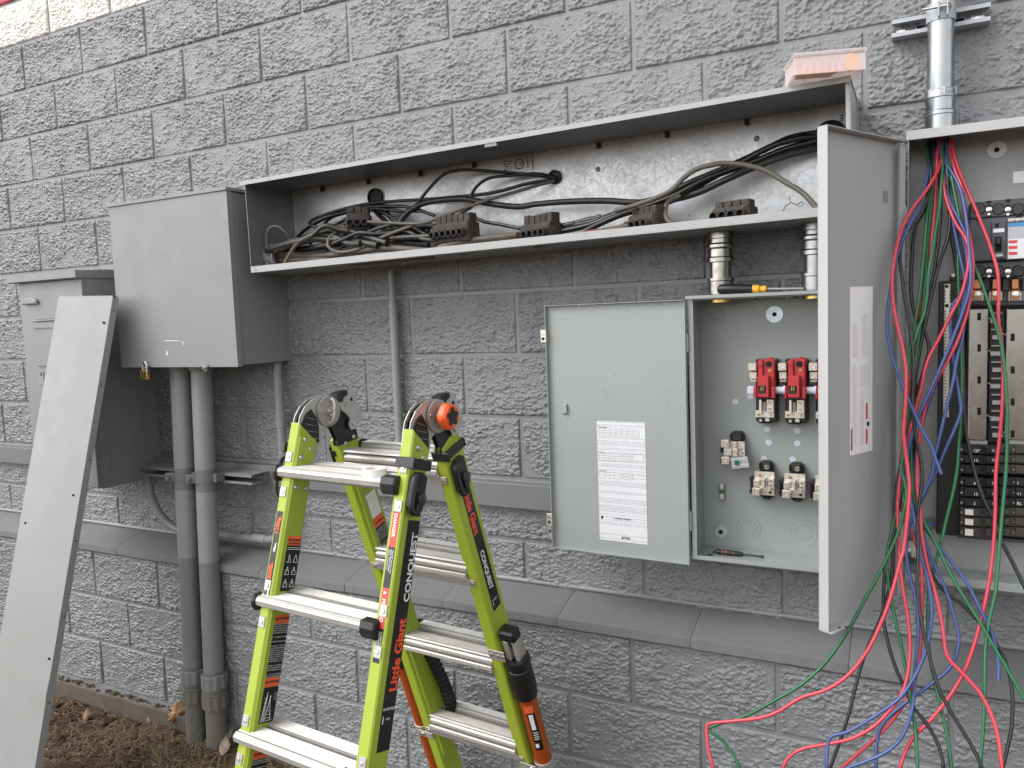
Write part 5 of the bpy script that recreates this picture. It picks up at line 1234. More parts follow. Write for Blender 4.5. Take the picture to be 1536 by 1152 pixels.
m.cyl((ex-.040, ey-.040, zc3+.004), (ex+.022, ey-.040, zc3+.004), .0032, 10, mat='screw'); m.cyl((ex+.014, ey-.040, zc3+.004), (ex+.020, ey-.040, zc3+.004), .0075, 6, mat='screw')
m.build('pipe_clamp', None, ec)

# ================================================================== LADDER
HG = V((.760, -.765, -1.111)); yw, al, be = R(-4.877), R(16.705), R(19.149)
LA = V((math.cos(yw), math.sin(yw), 0)); LN = V((math.sin(yw), -math.cos(yw), 0))
dN = LN*math.sin(al)-Z_*math.cos(al); nN = LN*math.cos(al)+Z_*math.sin(al)       # near section: down the rail, out towards the viewer
dF = -LN*math.sin(be)-Z_*math.cos(be); nF = LN*math.cos(be)-Z_*math.sin(be)      # far section
def NP(a, d, h): return HG+LA*a+dN*d+nN*h
def FP(a, d, h): return HG+LA*a+dF*d+nF*h
ld_ = thing('step_ladder', 'lime green fibreglass folding ladder standing open with orange leg levellers', 'ladder', (HG.x, HG.y, GZ))
Dn = (GZ-HG.z)/dN.z; Df = (GZ-HG.z)/dF.z
def nbox(b, a, d, h, bev=0, mat=None, seg=1): return b.obox(HG, LA, dN, nN, a, d, h, bev, mat, seg)
def fbox(b, a, d, h, bev=0, mat=None, seg=1): return b.obox(HG, LA, dF, nF, a, d, h, bev, mat, seg)
NI, NO = {-1: .135, 1: .188}, {-1: .168, 1: .221}         # rails of the near section, inner and outer faces
KI, KO = {-1: .158, 1: .152}, {-1: .192, 1: .185}         # rails of the far section
def nrail(s):
    RI, RO = NI[s], NO[s]
    b = MB(); lo, hi = sorted((s*RI, s*RO))
    # channel: web outside, flanges front and back, with an inset inner rail
    b.prism([(.230, -.012), (Dn-.05, -.012), (Dn-.05, -.078), (.266, -.078)], HG, dN, nN, LA, lo, hi, bev=.0035)
    r = b.build('near_rail', 'lime', ld_)
    b = MB(); nbox(b, (min(s*(RI-.0035), s*(RI+.012)), max(s*(RI-.0035), s*(RI+.012))), (.262, Dn-.30), (-.071, -.0165), .002); b.build('inner_rail', 'lime', r)
    for (h, d) in ((-.034, .268), (-.055, .288), (-.030, .312), (-.030, .385), (-.060, .385)):
        o = NP(s*(RO+.0002) if s > 0 else s*(RI-.0037), d, h)
        b = MB(); b.lathe(o, LA, [(.0075, 0), (.0070, .0025), (.0045, .004), (0, .0042)], 12); b.build('rivet', 'screw', r)
    b = MB(); nbox(b, (min(s*(RI-.006), s*(RO+.006)), max(s*(RI-.006), s*(RO+.006))), (Dn-.055, Dn-.002), (-.095, -.004), .004); b.build('foot', 'blackp', r)
    return r
def frail(s):
    FI, FO = KI[s], KO[s]
    b = MB(); lo, hi = sorted((s*FI, s*FO)); b.prism([(.308, .010), (Df-.12, .010), (Df-.12, -.066), (.285, -.066)], HG, dF, nF, LA, lo, hi, bev=.0035); r = b.build('far_rail', 'lime', ld_)
    b = MB(); lo2, hi2 = sorted((s*(FI-.010), s*(FI+.010))); fbox(b, (lo2, hi2), (.36, Df-.30), (-.062, .003), .002); b.build('inner_rail', 'lime', r)
    for (h, d) in ((-.012, .325), (-.045, .322)):
        b = MB(); b.lathe(FP(s*(FO+.0002) if s > 0 else s*(FI-.0005), d, h), LA, [(.0070, 0), (.0065, .0025), (.0045, .004), (0, .0042)], 12); b.build('rivet', 'screw', r)
    return r
NR = {s: nrail(s) for s in (-1, 1)}; FR = {s: frail(s) for s in (-1, 1)}

# --- hinges: round steel cheeks, black inner plates, orange knobs, chrome handle
HC = HG-LN*.043-Z_*.207                                   # the hinge axis
def hinge(s):
    FI, FO = KI[s], KO[s]
    c = HC+LA*(.198 if s > 0 else -.150)
    def pr_(m, pts, a0, a1, mt, bev=0): m.prism(pts, c, LN, Z_, LA, a0, a1, mat=mt, bev=bev)
    m = MB()
    for (a0, a1, r_, mt) in ((-.0135, -.0104, .0385, 'steel'), (-.0035, .0035, .037, 'alu_dull'), (.0130, .0165, .0385, 'steel')): m.cyl(c+LA*a0, c+LA*a1, r_, 40, mat=mt, bev=.0008)
    m.cyl(c-LA*.0122, c+LA*.0122, .035, 40, mat='blackm'); h = m.build('hinge', None, ld_)
    near = [(.112, -.085), (.101, -.030), (.092, -.002), (.074, .020), (.050, .034), (.024, .0400), (-.004, .0395), (-.026, .030), (-.038, .008), (-.036, -.014), (-.022, -.032), (.004, -.038), (.020, -.046), (.032, -.075), (.045, -.11)]
    inn = [(x*.93+.001, z*.94-.003) for x, z in near]
    for (a0, a1, pts, mt) in ((-.0098, -.0076, near, 'alu'), (-.0070, -.0040, inn, 'blackp'), (.0040, .0070, inn, 'blackp'), (.0076, .0098, near, 'alu')):
        m = MB(); pr_(m, pts, a0, a1, mt); m.build('near_hinge_arm', None, h)
    # black ridged filler visible on the face turned to the viewer
    fa = [(.094, -.060), (.089, -.020), (.074, .002), (.056, .012), (.040, -.012), (.034, -.036), (.036, -.075)]
    m = MB(); pr_(m, fa, .0099, .0128, 'blackp', .0008); fp_ = m.build('ridged_filler', None, h)
    for k in range(4):
        z = -.058+.016*k; x0, x1 = .040+.002*k, .086-.004*k; m = MB(); m.tube([c+LA*.0129+LN*x0+Z_*(z-.006), c+LA*.0129+LN*x1+Z_*(z+.004)], .0006, 4); m.build('ridge', 'alu_dull', fp_)
    far = [(-.046, -.10), (-.045, -.080), (-.030, -.050), (-.004, -.039), (.020, -.033), (.036, -.012), (.036, .012), (.018, .034), (-.010, .0385), (-.034, .026), (-.060, .000), (-.095, -.030), (-.118, -.055), (-.122, -.09)]
    for (a0, a1, mt) in ((-.0092, -.0042, 'blackp'), (.0042, .0092, 'blackp')):
        m = MB(); m.prism([(x*.985, z*.985) for x, z in far], HC+LA*(KO[1]-.014 if s > 0 else -KI[-1]-.006), LN, Z_, LA, a0*.9, a1*.9, mat=mt); m.build('far_hinge_arm', None, h)
    # outer orange knob with black star, spring
    o = c+LA*(s*.0166)
    m = MB(); m.cyl(o, o+LA*(s*.012), .0105, 16, mat='steel')
    for k in range(3): m.lathe(o+LA*(s*(.0005+.004*k)), LA*s, [(.0106, 0), (.0135, .001), (.0135, .0025), (.0106, .0035)], 18, mat='screw')
    m.build('spring', None, h)
    kn = []; n = 60
    for i in range(n): q = 2*math.pi*i/n; rr = .0300+.0010*math.cos(5*q); kn.append((rr*math.cos(q), rr*math.sin(q)))
    m = MB(); m.prism(kn, o+LA*(s*.013), LN, Z_, LA*s, 0, .026, mat='orange', bev=.006); kb = m.build('knob', None, h)
    st_ = []
    for i in range(30):
        q = 2*math.pi*i/30+.3; rr = .0185+.0042*math.cos(5*(q-.3)); st_.append((rr*math.cos(q), rr*math.sin(q)))
    m = MB(); m.prism(st_, o+LA*(s*.0392), LN, Z_, LA*s, 0, .0020, bev=.0006); m.build('star_inlay', 'blackp', kb)
    if s < 0:                                             # chrome grab handle on the inner side
        ci = c+LA*.0166; m = MB(); e = LA
        hp_ = [ci+Z_*.026-LN*.004, ci+e*.010+Z_*.030-LN*.004, ci+e*.017+Z_*.018-LN*.003, ci+e*.018, ci+e*.017-Z_*.018+LN*.003, ci+e*.010-Z_*.030+LN*.006, ci-Z_*.026+LN*.006]
        m.tube(smooth_path(hp_, 5), .0038, 10, mat='steel'); m.cyl(ci, ci+e*.008, .0125, 20, mat='screw', bev=.001); m.cyl(ci+e*.008, ci+e*.013, .0055, 14, mat='screw', bev=.001); m.build('release_handle', None, h)
    for (q, r_) in ((.2, .029), (2.4, .030), (-1.9, .029)):
        m = MB(); p = c+LA*.0166+LN*(r_*math.cos(q))+Z_*(r_*math.sin(q)); m.lathe(p, LA, [(.0045, 0), (.004, .002), (0, .003)], 10); m.build('rivet', 'screw', h)
    # grey side plate with black cap standing up on the far rail
    b0 = (FO+.0006) if s > 0 else -(FI-.0108)
    cc = HC+LA*b0
    pl_ = [(-.047, .038), (-.098, .045), (-.118, .0), (-.133, -.032), (-.128, -.044), (-.112, -.047), (-.105, -.060), (-.085, -.060), (-.078, -.046), (-.084, -.030), (-.066, -.012), (-.055, -.006), (-.047, .010)]
    m = MB(); m.prism(pl_, cc, LN, Z_, LA, 0, .003); pt_ = m.build('side_plate', 'alu_dull', h)
    m = MB(); m.prism([(-.040, .041), (-.078, .046), (-.078, .034), (-.064, .027), (-.058, .016), (-.040, .020)], cc, LN, Z_, LA, -.022, .0062, bev=.002); m.build('plate_cap', 'blackp', pt_)
    for (x, z, r_, mt) in ((-.070, .010, .0042, 'screw'), (-.096, -.044, .0085, 'screw'), (-.092, .020, .0050, 'hole')):
        m = MB(); p = cc+LA*.0031+LN*x+Z_*z; m.lathe(p, LA, [(r_, 0), (r_*.85, .0035 if mt == 'screw' else .0004), (0, .0045 if mt == 'screw' else .0005)], 14); m.build('plate_bolt', mt, pt_)
    return h
for s in (-1, 1): hinge(s)

# --- rungs
def nrung(k):
    d = .3425+.3048*k; o = NP(0, d, 0); lv = LN                  # level treads
    xl_, xr_ = -.171, .186
    m = MB()
    top = [(0.006, -.008), (.003, -.002), (-.004, .0015)]
    for i in range(7): u = -.010-.0055*i; top += [(u, .0005), (u-.0025, .0022)]
    prof = top+[(-.052, -.001), (-.052, -.012), (-.036, -.022), (-.034, -.034)]
    for i in range(6): u = -.030+.0055*i; prof += [(u, -.0335+.0018*i), (u+.0028, -.0315+.0018*i)]
    prof += [(.005, -.019)]
    m.prism(prof, o, lv, Z_, LA, xl_, xr_, bev=0); r = m.build('rung', 'alu', ld_)
    m = MB(); pf2 = [(-.060, -.004), (-.060, .002)]
    for i in range(6): u = -.064-.0055*i; pf2 += [(u, .0008), (u-.0025, .0026)]
    pf2 += [(-.098, .0005), (-.100, -.010), (-.078, -.016), (-.070, -.016)]
    m.prism(pf2, o, lv, Z_, LA, -NI[-1]+.004, NI[1]-.004); m.build('rear_tread', 'alu', r)
    m = MB(); m.prism([(-.0525, -.006), (-.0595, -.006), (-.0595, -.012), (-.0525, -.012)], o, lv, Z_, LA, -NI[-1]+.005, NI[1]-.005); m.build('tread_web', 'alu_dull', r)
    for s in (-1, 1):
        m = MB(); e0, e1 = (xl_-.012, xl_-.0005) if s < 0 else (.160, .202); RI, RO = NI[s], NO[s]
        cp_ = [(.010, -.009), (.005, .005), (-.016, .006), (-.020, -.014), (-.015, -.036), (.002, -.034), (.010, -.022)]
        if s < 0: m.prism(cp_, o, lv, Z_, LA, e0, e1, bev=.002)
        else: m.prism(cp_, o+lv*.0015, lv, Z_, LA, e0, e1, bev=.003)
        m.build('rung_cap', 'blackp', r)
        for dd_ in (-.028, .056):
            m = MB(); a0, a1 = sorted((s*(RI+.008), s*(RO-.004))); nbox(m, (a0, a1), (d+dd_-.013, d+dd_+.012), (-.0118, -.0098), .0015, 'alu'); m.lathe(NP((a0+a1)/2, d+dd_, -.0097), nN, [(.005, 0), (.0045, .002), (0, .0025)], 12, mat='screw'); m.build('rung_bracket', None, r)
    return r
for k in range(5): nrung(k)
def frung(k):
    FL, FR_ = KI[-1], KI[1]
    d = .337+.3048*k; o = FP(0, d, 0); lv = LN
    m = MB(); pf = [(.004, -.005), (.002, .0)]
    for i in range(6): u = -.003-.0055*i; pf += [(u, .0004), (u-.0028, .0022)]
    pf += [(-.042, .0), (-.043, -.006), (-.012, -.010), (-.006, -.008)]
    m.prism(pf, o, lv, Z_, LA, -FL, FR_); r = m.build('rung', 'alu', ld_)
    m = MB(); t0 = o+lv*-.010-Z_*.021; m.cyl(t0-LA*(FL-.001), t0+LA*(FR_-.001), .0115, 20, mat='alu'); m.obox(o, LA, lv, Z_, (-FL+.001, FR_-.001), (-.004, .006), (-.045, -.032), .002, 'alu'); m.obox(o, LA, lv, Z_, (-FL+.001, FR_-.001), (-.020, -.016), (-.044, -.011), 0, 'alu_dull'); m.build('rung_tube', None, r)
    m = MB(); pb_ = [(-.062, .006), (-.060, .012)]
    for i in range(5): u = -.064-.0055*i; pb_ += [(u, .0108), (u-.0028, .0126)]
    pb_ += [(-.092, .010), (-.093, -.004), (-.062, -.004)]
    m.prism(pb_, o, lv, Z_, LA, -FL+.006, FR_+.010); m.obox(o, LA, lv, Z_, (-FL+.006, FR_-.004), (-.0615, -.059), (-.030, .004), 0, 'alu_dull'); 
    m.build('rear_tread', 'alu', r) if not m.mats else m.build('rear_tread', None, r)
    m = MB(); m.prism([(-.058, -.008), (-.056, .014), (-.080, .018), (-.096, .010), (-.096, -.010)], o, lv, Z_, LA, -FL-.010, -FL+.0055, bev=.002); m.build('rung_cap', 'blackp', r)
    if k in (0, 1, 3):                                       # flat tie bar with riveted ends
        m = MB(); q = .048
        m.obox(HG, LA, dF, nF, (-FL-.022, FR_+.020), (d+q, d+q+.020), (.0104, .0128), .0006, 'alu_dull')
        for s in (-1, 1): m.lathe(FP(s*(KI[s]+.010), d+q+.010, .0129), nF, [(.0048, 0), (.0042, .002), (0, .0028)], 12, mat='screw')
        m.build('tie_bar', None, r)
    return r
for k in range(5): frung(k)

# --- rail straps and black lock handles
def strap(P, nbx, a_in, a_out, d, h0, h1, par):
    m = MB(); e = .003
    nbx(m, (a_out-.012, a_out+e+.004), (d-.011, d+.011), (h0-.004, h0-.0004), .001); nbx(m, (a_in-.004, a_out+e+.012), (d-.012, d+.012), (h1+.0004, h1+.005), .001); nbx(m, (a_out+.0004, a_out+e+.0025), (d-.0115, d+.0115), (h0-.003, h1+.004), .0008)
    m.build('strap', 'blackp', par)
strap(NP, nbox, NI[1], NO[1], .303, -.078, -.012, NR[1]); strap(FP, fbox, KI[1], KO[1], .328, -.066, .010, FR[1])
def lock(P, a, d, h, dv, nv, par, sgn=1):
    """D-shaped black lock handle on the outer face of a rail"""
    o = P(a, d, h); m = MB()
    out = [(-.028, -.036), (-.014, -.046), (.012, -.046), (.026, -.034), (.028, .030), (.018, .044), (-.010, .046), (-.026, .036)]
    m.prism(out, o, nv, dv, LA*sgn, .0003, .006, bev=.001, mat='blackp')
    rim = [o+LA*sgn*.016+nv*x+dv*y for x, y in ((.004, -.040), (.024, -.036), (.030, -.02), (.030, .025), (.022, .042), (.0, .044))]
    m.tube(smooth_path(rim, 5), .0065, 10, mat='blackp'); m.obox(o, nv, dv, LA*sgn, (.022, .030), (-.030, .032), (.0062, .020), .002, 'blackp')
    m.lathe(o+nv*-.010+dv*.012, LA*sgn, [(.014, .006), (.014, .014), (.010, .016), (0, .016)], 20, mat='darkp'); m.obox(o, nv, dv, LA*sgn, (-.004, .001), (.01, .04), (.0062, .012), .001, 'darkp')
    return m.build('lock_handle', None, par)
lock(NP, NO[1]+.0005, .366, -.046, dN, nN, NR[1]); lock(FP, KO[1]+.0005, .395, -.024, dF, nF, FR[1])
def lock_edge(P, nbx, a, d, h0, h1, par):
    m = MB(); nbx(m, (a-.008, a-.0004), (d-.095, d-.072), (h0, h1+.006), .001); c = P(a-.004, d-.084, h1+.0064)
    pth = [P(a-.002, d-.065, h1-.012), P(a-.020, d-.055, h1-.010), P(a-.026, d-.02, h1-.010), P(a-.025, d+.02, h1-.010), P(a-.012, d+.042, h1-.012), P(a-.002, d+.044, h1-.014)]
    m.tube(smooth_path(pth, 5), .0055, 10); m.build('lock_handle', 'blackp', par)
lock_edge(NP, nbox, -NO[-1], .375, -.07, -.012, NR[-1])
m = MB(); fbox(m, (-KO[-1]-.010, -KO[-1]-.0004), (.325, .395), (-.04, .012), .003); fbox(m, (-KO[-1]-.004, -KO[-1]+.012), (.335, .352), (.0104, .013), .0008); m.build('lock_handle', 'blackp', FR[-1])

# --- stickers and lettering on the rails
def nstick(s, side, d0, d1, h0, h1, mat, nm, lift=.0006, par=None):
    """label on a near rail: side 'out','in','front'"""
    m = MB()
    if side == 'front': a0, a1 = h0, h1; q = [NP(a0, d1, -.012+lift), NP(a1, d1, -.012+lift), NP(a1, d0, -.012+lift), NP(a0, d0, -.012+lift)]
    else:
        a = s*NO[s]+s*lift if side == 'out' else s*(NI[s]-.0035)-s*lift; q = [NP(a, d1, h0), NP(a, d1, h1), NP(a, d0, h1), NP(a, d0, h0)]
    m.quad(q)
    return m.build(nm, mat, par or NR[s], frame=((q[1]-q[0]), (q[3]-q[0])))
# outer face of the right near rail reads upwards
ax_up, = (-dN,)
st1 = nstick(1, 'out', .425, .905, -.075, -.034, 'stickerblack', 'name_label')
text('CONQUEST', .0255, NP(NO[1]+.0009, .600, -.0715), -dN, nN, 'printwhite', NR[1], bold=.03, sx=1.08)
text('Little Giant', .0335, NP(NO[1]+.0009, .785, -.0700), -dN, nN, 'printorange', NR[1], bold=.035, sx=.98)
text('PATENTED', .0075, NP(NO[1]+.0009, .822, -.036), -nN, -dN, 'printwhite', NR[1], bold=.02)
text('i', .022, NP(NO[1]+.0009, .848, -.037), -nN, -dN, 'printwhite', NR[1], bold=.03); text('1-800', .0070, NP(NO[1]+.0009, .842, -.046), -nN, -dN, 'printwhite', NR[1])
# inner face of the left near rail: warning labels
a_in = -(NI[-1]-.0035)
for (d0, dh, d1, nm) in ((.500, .522, .630, 1), (.685, .705, .828, 2), (.829, .849, .930, 3), (.990, 1.008, 1.12, 2)):
    hd_ = nstick(-1, 'in', d0, dh, -.074, -.030, 'stickerorange', 'warning_heading'); bd_ = nstick(-1, 'in', dh+.0003, d1, -.074, -.030, 'p_black' if nm == 2 else 'stickerblack', 'warning_label')
    text('WARNING', .0075, NP(a_in+.0009, d0+(dh-d0)*.55, -.0365), -nN, -dN, 'print', NR[-1], bold=.03); 
    if nm == 1: text('ADVERTENCIA', .0058, NP(a_in+.0009, dh-.0025, -.033), -nN, -dN, 'print', NR[-1], bold=.03)
    m = MB(); m.prism([(-.003, -.003), (.004, -.003), (.0005, .004)], NP(a_in+.0008, d0+(dh-d0)*.45, -.035), nN, -dN, LA, 0, .0002); m.build('warning_triangle', 'print', NR[-1])
    m = MB(); B_ = lambda p, q_, w_=.0006: m.tube([NP(a_in+.0011, p[1], p[0]), NP(a_in+.0011, q_[1], q_[0])], w_, 4)
    if nm == 1:
        for i in range(2): B_((-.071, dh+.006+.004*i), (-.033, dh+.006+.004*i), .0008)
        for c_, r_ in ((0, 0), (1, 0), (0, 1), (1, 1), (0, 2), (1, 2)):
            h0 = -.063+.021*c_; d_ = dh+.022+.029*r_
            B_((h0, d_), (h0-.006, d_+.016)); B_((h0, d_), (h0+(.006 if r_ != 0 or c_ == 0 else .001), d_+.016)); B_((h0-.007, d_+.018), (h0+.007, d_+.018), .0009)
            if r_ > 0: B_((h0-.004, d_+.008), (h0+.004, d_+.008), .0009)
        m.build('pictogram', 'printwhite', NR[-1])
    elif nm == 3:
        for i in range(2): B_((-.062+.022*i, d1-.006), (-.052+.008*i, dh+.02), .0007); 
        B_((-.055, dh+.02), (-.044, d1-.006), .0007); B_((-.044, dh+.012), (-.035, d1-.006), .0007); B_((-.066, d1-.006), (-.032, d1-.004), .0006)
        for i in range(6): B_((-.060+.003*(5-i)*.3, dh+.03+.008*i), (-.050+.001*i, dh+.03+.008*i), .0006); B_((-.043, dh+.025+.009*i), (-.036, dh+.025+.009*i), .0006)
        for i in range(4): B_((-.072, dh+.015+.005*i), (-.064, dh+.015+.005*i), .0005)
        m.build('pictogram', 'printwhite', NR[-1])
    else: m.bm.free()
# front edges of the near rails
fc, fr = (NI[-1]+NO[-1])/2, (NI[1]+NO[1])/2
m_ = nstick(-1, 'front', .445, .660, -fc-.0105, -fc+.0085, 'stickerblack', 'load_label')
text('300lb.', .0165, NP(-fc+.0050, .605, -.0110), -dN, -LA, 'printorange', NR[-1], bold=.03); text('Max.', .011, NP(-fc+.0050, .650, -.0110), -dN, -LA, 'printwhite', NR[-1], bold=.03)
text('136kg.', .0165, NP(-fc+.0050, .500, -.0110), -dN, -LA, 'printorange', NR[-1], bold=.03); text('Max.', .011, NP(-fc+.0050, .540, -.0110), -dN, -LA, 'printwhite', NR[-1], bold=.03)
for (d0, d1, mt) in ((.392, .485, 'stickerred'), (.4853, .5715, 'stickerblack'), (.5718, .655, 'stickerred'), (.6553, .75-.148, 'stickerblack')):
    if d1 < d0: d1 = d0+.07
    nstick(1, 'front', d0, d1, fr-.0090, fr+.0095, mt, 'danger_label')
    if mt == 'stickerred': text('DANGER' if d0 < .5 else 'PELIGRO', .0125, NP(fr-.0042, d0+.022, -.0110), dN, LA, 'printwhite', NR[1], bold=.02); m = MB(); m.prism([(-.004, -.004), (.004, -.004), (0, .0045)], NP(fr, d0+.010, -.0112), dN, LA, nN, 0, .0002); m.build('warning_triangle', 'printwhite', NR[1])
    else:
        for i in range(3): text('ELECTROCUTION'[:13], .0056, NP(fr-.0068+.0056*i, d0+.006, -.0110), dN, LA, 'printwhite', NR[1], bold=.01) if i == 1 else text('HAZARD WATCH WIRES'[:16] if i else 'METAL CONDUCTS', .0048, NP(fr-.0068+.0056*i, d0+.006, -.0110), dN, LA, 'printwhite', NR[1])
# far rails
def fstick(a, d0, d1, h0, h1, mat, nm, par):
    q = [FP(a, d1, h0), FP(a, d1, h1), FP(a, d0, h1), FP(a, d0, h0)]; m = MB(); m.quad(q); return m.build(nm, mat, par, frame=(q[1]-q[0], q[3]-q[0]))
fa = KO[1]+.0007
fstick(fa, .435, .805, -.050, -.014, 'stickerblack', 'name_label', FR[1])
text('Little Giant', .0300, FP(fa+.0003, .445, -.0185), dF, -nF, 'printorange', FR[1], bold=.035, sx=.92); text('CONQUEST', .0215, FP(fa+.0003, .622, -.0215), dF, -nF, 'printwhite', FR[1], bold=.03, sx=1.02)
text('i', .016, FP(fa+.0003, .790, -.018), -nF, -dF, 'printwhite', FR[1], bold=.03); text('1-800', .0055, FP(fa+.0003, .778, -.024), -nF, -dF, 'printwhite', FR[1]); m = MB(); m.obox(FP(fa+.0004, .775, -.030), nF, dF, LA, (-.012, .012), (-.0006, .0006), (0, .0002)); m.build('label_rule', 'printwhite', FR[1])
a_l = -(KI[-1]-.010)+.0007
fstick(a_l, .485, .560, -.052, -.012, 'p_label', 'white_label', FR[-1]); fstick(a_l, .5605, .590, -.052, -.012, 'stickerorange', 'warning_heading', FR[-1]); fstick(a_l, .5903, .668, -.052, -.012, 'p_black', 'warning_label', FR[-1]); fstick(a_l, .70, .80, -.052, -.012, 'p_black', 'warning_label', FR[-1])
text('WARNING', .0075, FP(a_l+.0004, .580, -.016), -nF, -dF, 'print', FR[-1], bold=.03)
m = MB(); o = FP(-.03, .337, 0); m.obox(o, LA, LN, Z_, (-.030, .060), (.0065, .0070), (-.044, -.034)); m.build('rung_sticker', 'stickerorange', ld_)

# --- leg levellers: orange tubes with black collars
def leveller(s):
    FI, FO = KI[s], KO[s]
    ctr = lambda d: FP(s*(FO+.030), d, -.022); d0 = .965
    t = MB(); t.tube([ctr(d0+.05), ctr(d0+.4), ctr(Df-.03)], .0255, 28); tb = t.build('leveller_tube', 'copper_tube', ld_)
    m = MB(); m.lathe(ctr(d0), dF, [(.020, -.012), (.034, -.010), (.036, 0), (.031, .022), (.033, .024), (.035, .060), (.034, .095), (.0315, .120), (.0258, .121)], 28); m.build('collar', 'blackp', tb)
    m = MB(); o = ctr(d0-.012)
    m.obox(o, LA, dF, nF, (-.022, .020), (-.075, .004), (-.018, -.013), .001, 'alu_dull'); m.obox(o, LA, dF, nF, (-.022, -.006), (-.060, .004), (-.0128, .018), .002, 'alu'); m.obox(o, LA, dF, nF, (.004, .019), (-.058, .004), (-.0128, .014), .002, 'alu')
    m.build('clip_plate', None, tb)
    m = MB(); m.obox(o, LA, dF, nF, (-.026, .022), (-.094, -.0605), (-.018, .022), .005, 'blackp'); m.obox(o, LA, dF, nF, (-.008, .006), (-.0602, -.035), (-.010, .010), .002, 'blackm'); m.build('clip_cap', None, tb)
    m = MB(); a0, a1 = sorted((s*FI, s*(FO+.018))); fbox(m, (a0, a1), (.915, .948), (.0106, .0128), .001, 'alu_dull')
    for a in (s*(FI+.008), s*(FO-.002), s*(FO+.013)): m.lathe(FP(a, .932, .0129), nF, [(.005, 0), (.0045, .002), (0, .003)], 12, mat='screw')
    m.build('mounting_bracket', None, tb)
    for d in (1.32, 1.60):
        m = MB(); m.lathe(ctr(d), dF, [(.0258, 0), (.0285, .0005), (.0285, .030), (.0258, .0305)], 28, mat='alu'); a0, a1 = sorted((s*(FI+.004), s*(FO+.022))); fbox(m, (a0, a1), (d+.002, d+.026), (.0106, .013), .001, 'alu'); m.lathe(FP(s*(FO+.008), d+.014, .0131), nF, [(.006, 0), (.005, .003), (0, .004)], 12, mat='screw'); m.build('tube_clamp', None, tb)
    m = MB(); fbox(m, (min(s*(FO+.005), s*(FO+.055)), max(s*(FO+.005), s*(FO+.055))), (Df-.035, Df-.002), (-.05, .01), .006); m.build('leveller_foot', 'blackp', tb)
    if s > 0:
        def wrap(d0_, d1_, q0, q1, mat, nm, r=.0262):
            m = MB(); n = 8; G = []
            u_ = nF; v_ = LA
            for i in range(n+1):
                q = q0+(q1-q0)*i/n; G.append([m.bm.verts.new(ctr(d)+u_*(r*math.cos(q))+v_*(r*math.sin(q))) for d in (d0_, d1_)])
            for i in range(n): f = m.bm.faces.new((G[i][0], G[i+1][0], G[i+1][1], G[i][1])); f.smooth = True
            return m.build(nm, mat, tb)
        wrap(1.105, 1.130, .0, .95, 'stickerorange', 'tube_label'); wrap(1.1302, 1.265, .15, 1.0, 'stickerblack', 'tube_label'); wrap(1.135, 1.19, .30, .75, 'printwhite', 'label_symbol', .0265); wrap(1.24, 1.255, .25, .6, 'printwhite', 'label_symbol', .0265); wrap(1.40, 1.50, .1, 1.0, 'stickerblack', 'tube_label')
        for i in range(4): wrap(1.198+.008*i, 1.201+.008*i, .3, .85, 'printwhite', 'label_line', .0265)
    else:
        arcp = [FP(-FO+.020, 1.00, -.060), FP(-FO+.055, 1.08, -.058), FP(-FO+.072, 1.18, -.058), FP(-FO+.070, 1.28, -.060), FP(-FO+.045, 1.36, -.060), FP(-FO-.01, 1.41, -.060)]
        sp = smooth_path(arcp, 6); m = MB(); m.tube(sp, [.016]*3+[.017]*(len(sp)-6)+[.015]*3, 16, mat='blackp')
        for i in range(3, len(sp)-3): m.tube([sp[i]-(sp[i+1]-sp[i]).normalized()*.003, sp[i]+(sp[i+1]-sp[i]).normalized()*.003], .0195, 16, mat='blackm')
        m.build('release_pedal', None, tb)
    return tb
for s in (-1, 1): leveller(s)

# roll of white tape on the top rung
c = NP(.118, .3425, -.024); c.z += .0036; 
tr_ = MB(); tr_.lathe(c, Z_, [(.021, 0), (.0275, 0), (.0275, .0185), (.021, .0185)], 32, closed=True)
tag(tr_.build('tape_roll', 'tapewhite'), 'roll of white tape lying on the top near rung of the ladder', 'tape')

# ================================================================== LOOSE WIRES
def wy(y):
    T = [(205, -.082), (240, -.092), (300, -.125), (420, -.200), (560, -.235), (700, -.255), (800, -.285), (900, -.335), (1000, -.38), (1160, -.46)]
    for (a, p), (b, q) in zip(T, T[1:]):
        if y <= b: return p+(q-p)*max(0, (y-a))/(b-a)
    return T[-1][1]
def wire(col, label, pts, dy=0.0, r=.0038, end=None):
    n = len(pts); P = []
    for i, (x, y) in enumerate(pts):
        j = dy*min(1, max(0, (y-230)/150))
        p = at(x, y, Y=wy(y)+j)
        if y < 260:                                         # gathered inside the conduit mouth
            v = V((p.x-ex, p.y-ey, 0)); L = v.length
            lim = .0225 if y < 216 else .03+.001*(y-216)
            if L > lim: p.x = ex+v.x*lim/L; p.y = ey+v.y*lim/L
        P.append(p)
    P.insert(0, V((P[0].x*.6+ex*.4, P[0].y*.6+ey*.4, QZ1+.03)))
    P[0].z = QZ1+.030
    if P[-1].z > -1.9 and end is None: pass
    b = MB(); b.tube(smooth_path(P, 7), r, 10)
    o = b.build('loose_wire', 'w_'+col)
    tag(o, label, 'wire', 'loose coloured wires hanging from the steel conduit')
    if end:
        c = P[-1]; d = (P[-1]-P[-2]).normalized(); m = MB(); m.cyl(c, c+d*.0012, r*.55, 10, mat='copper'); m.build('cut_end', None, o)
    return o
W = wire
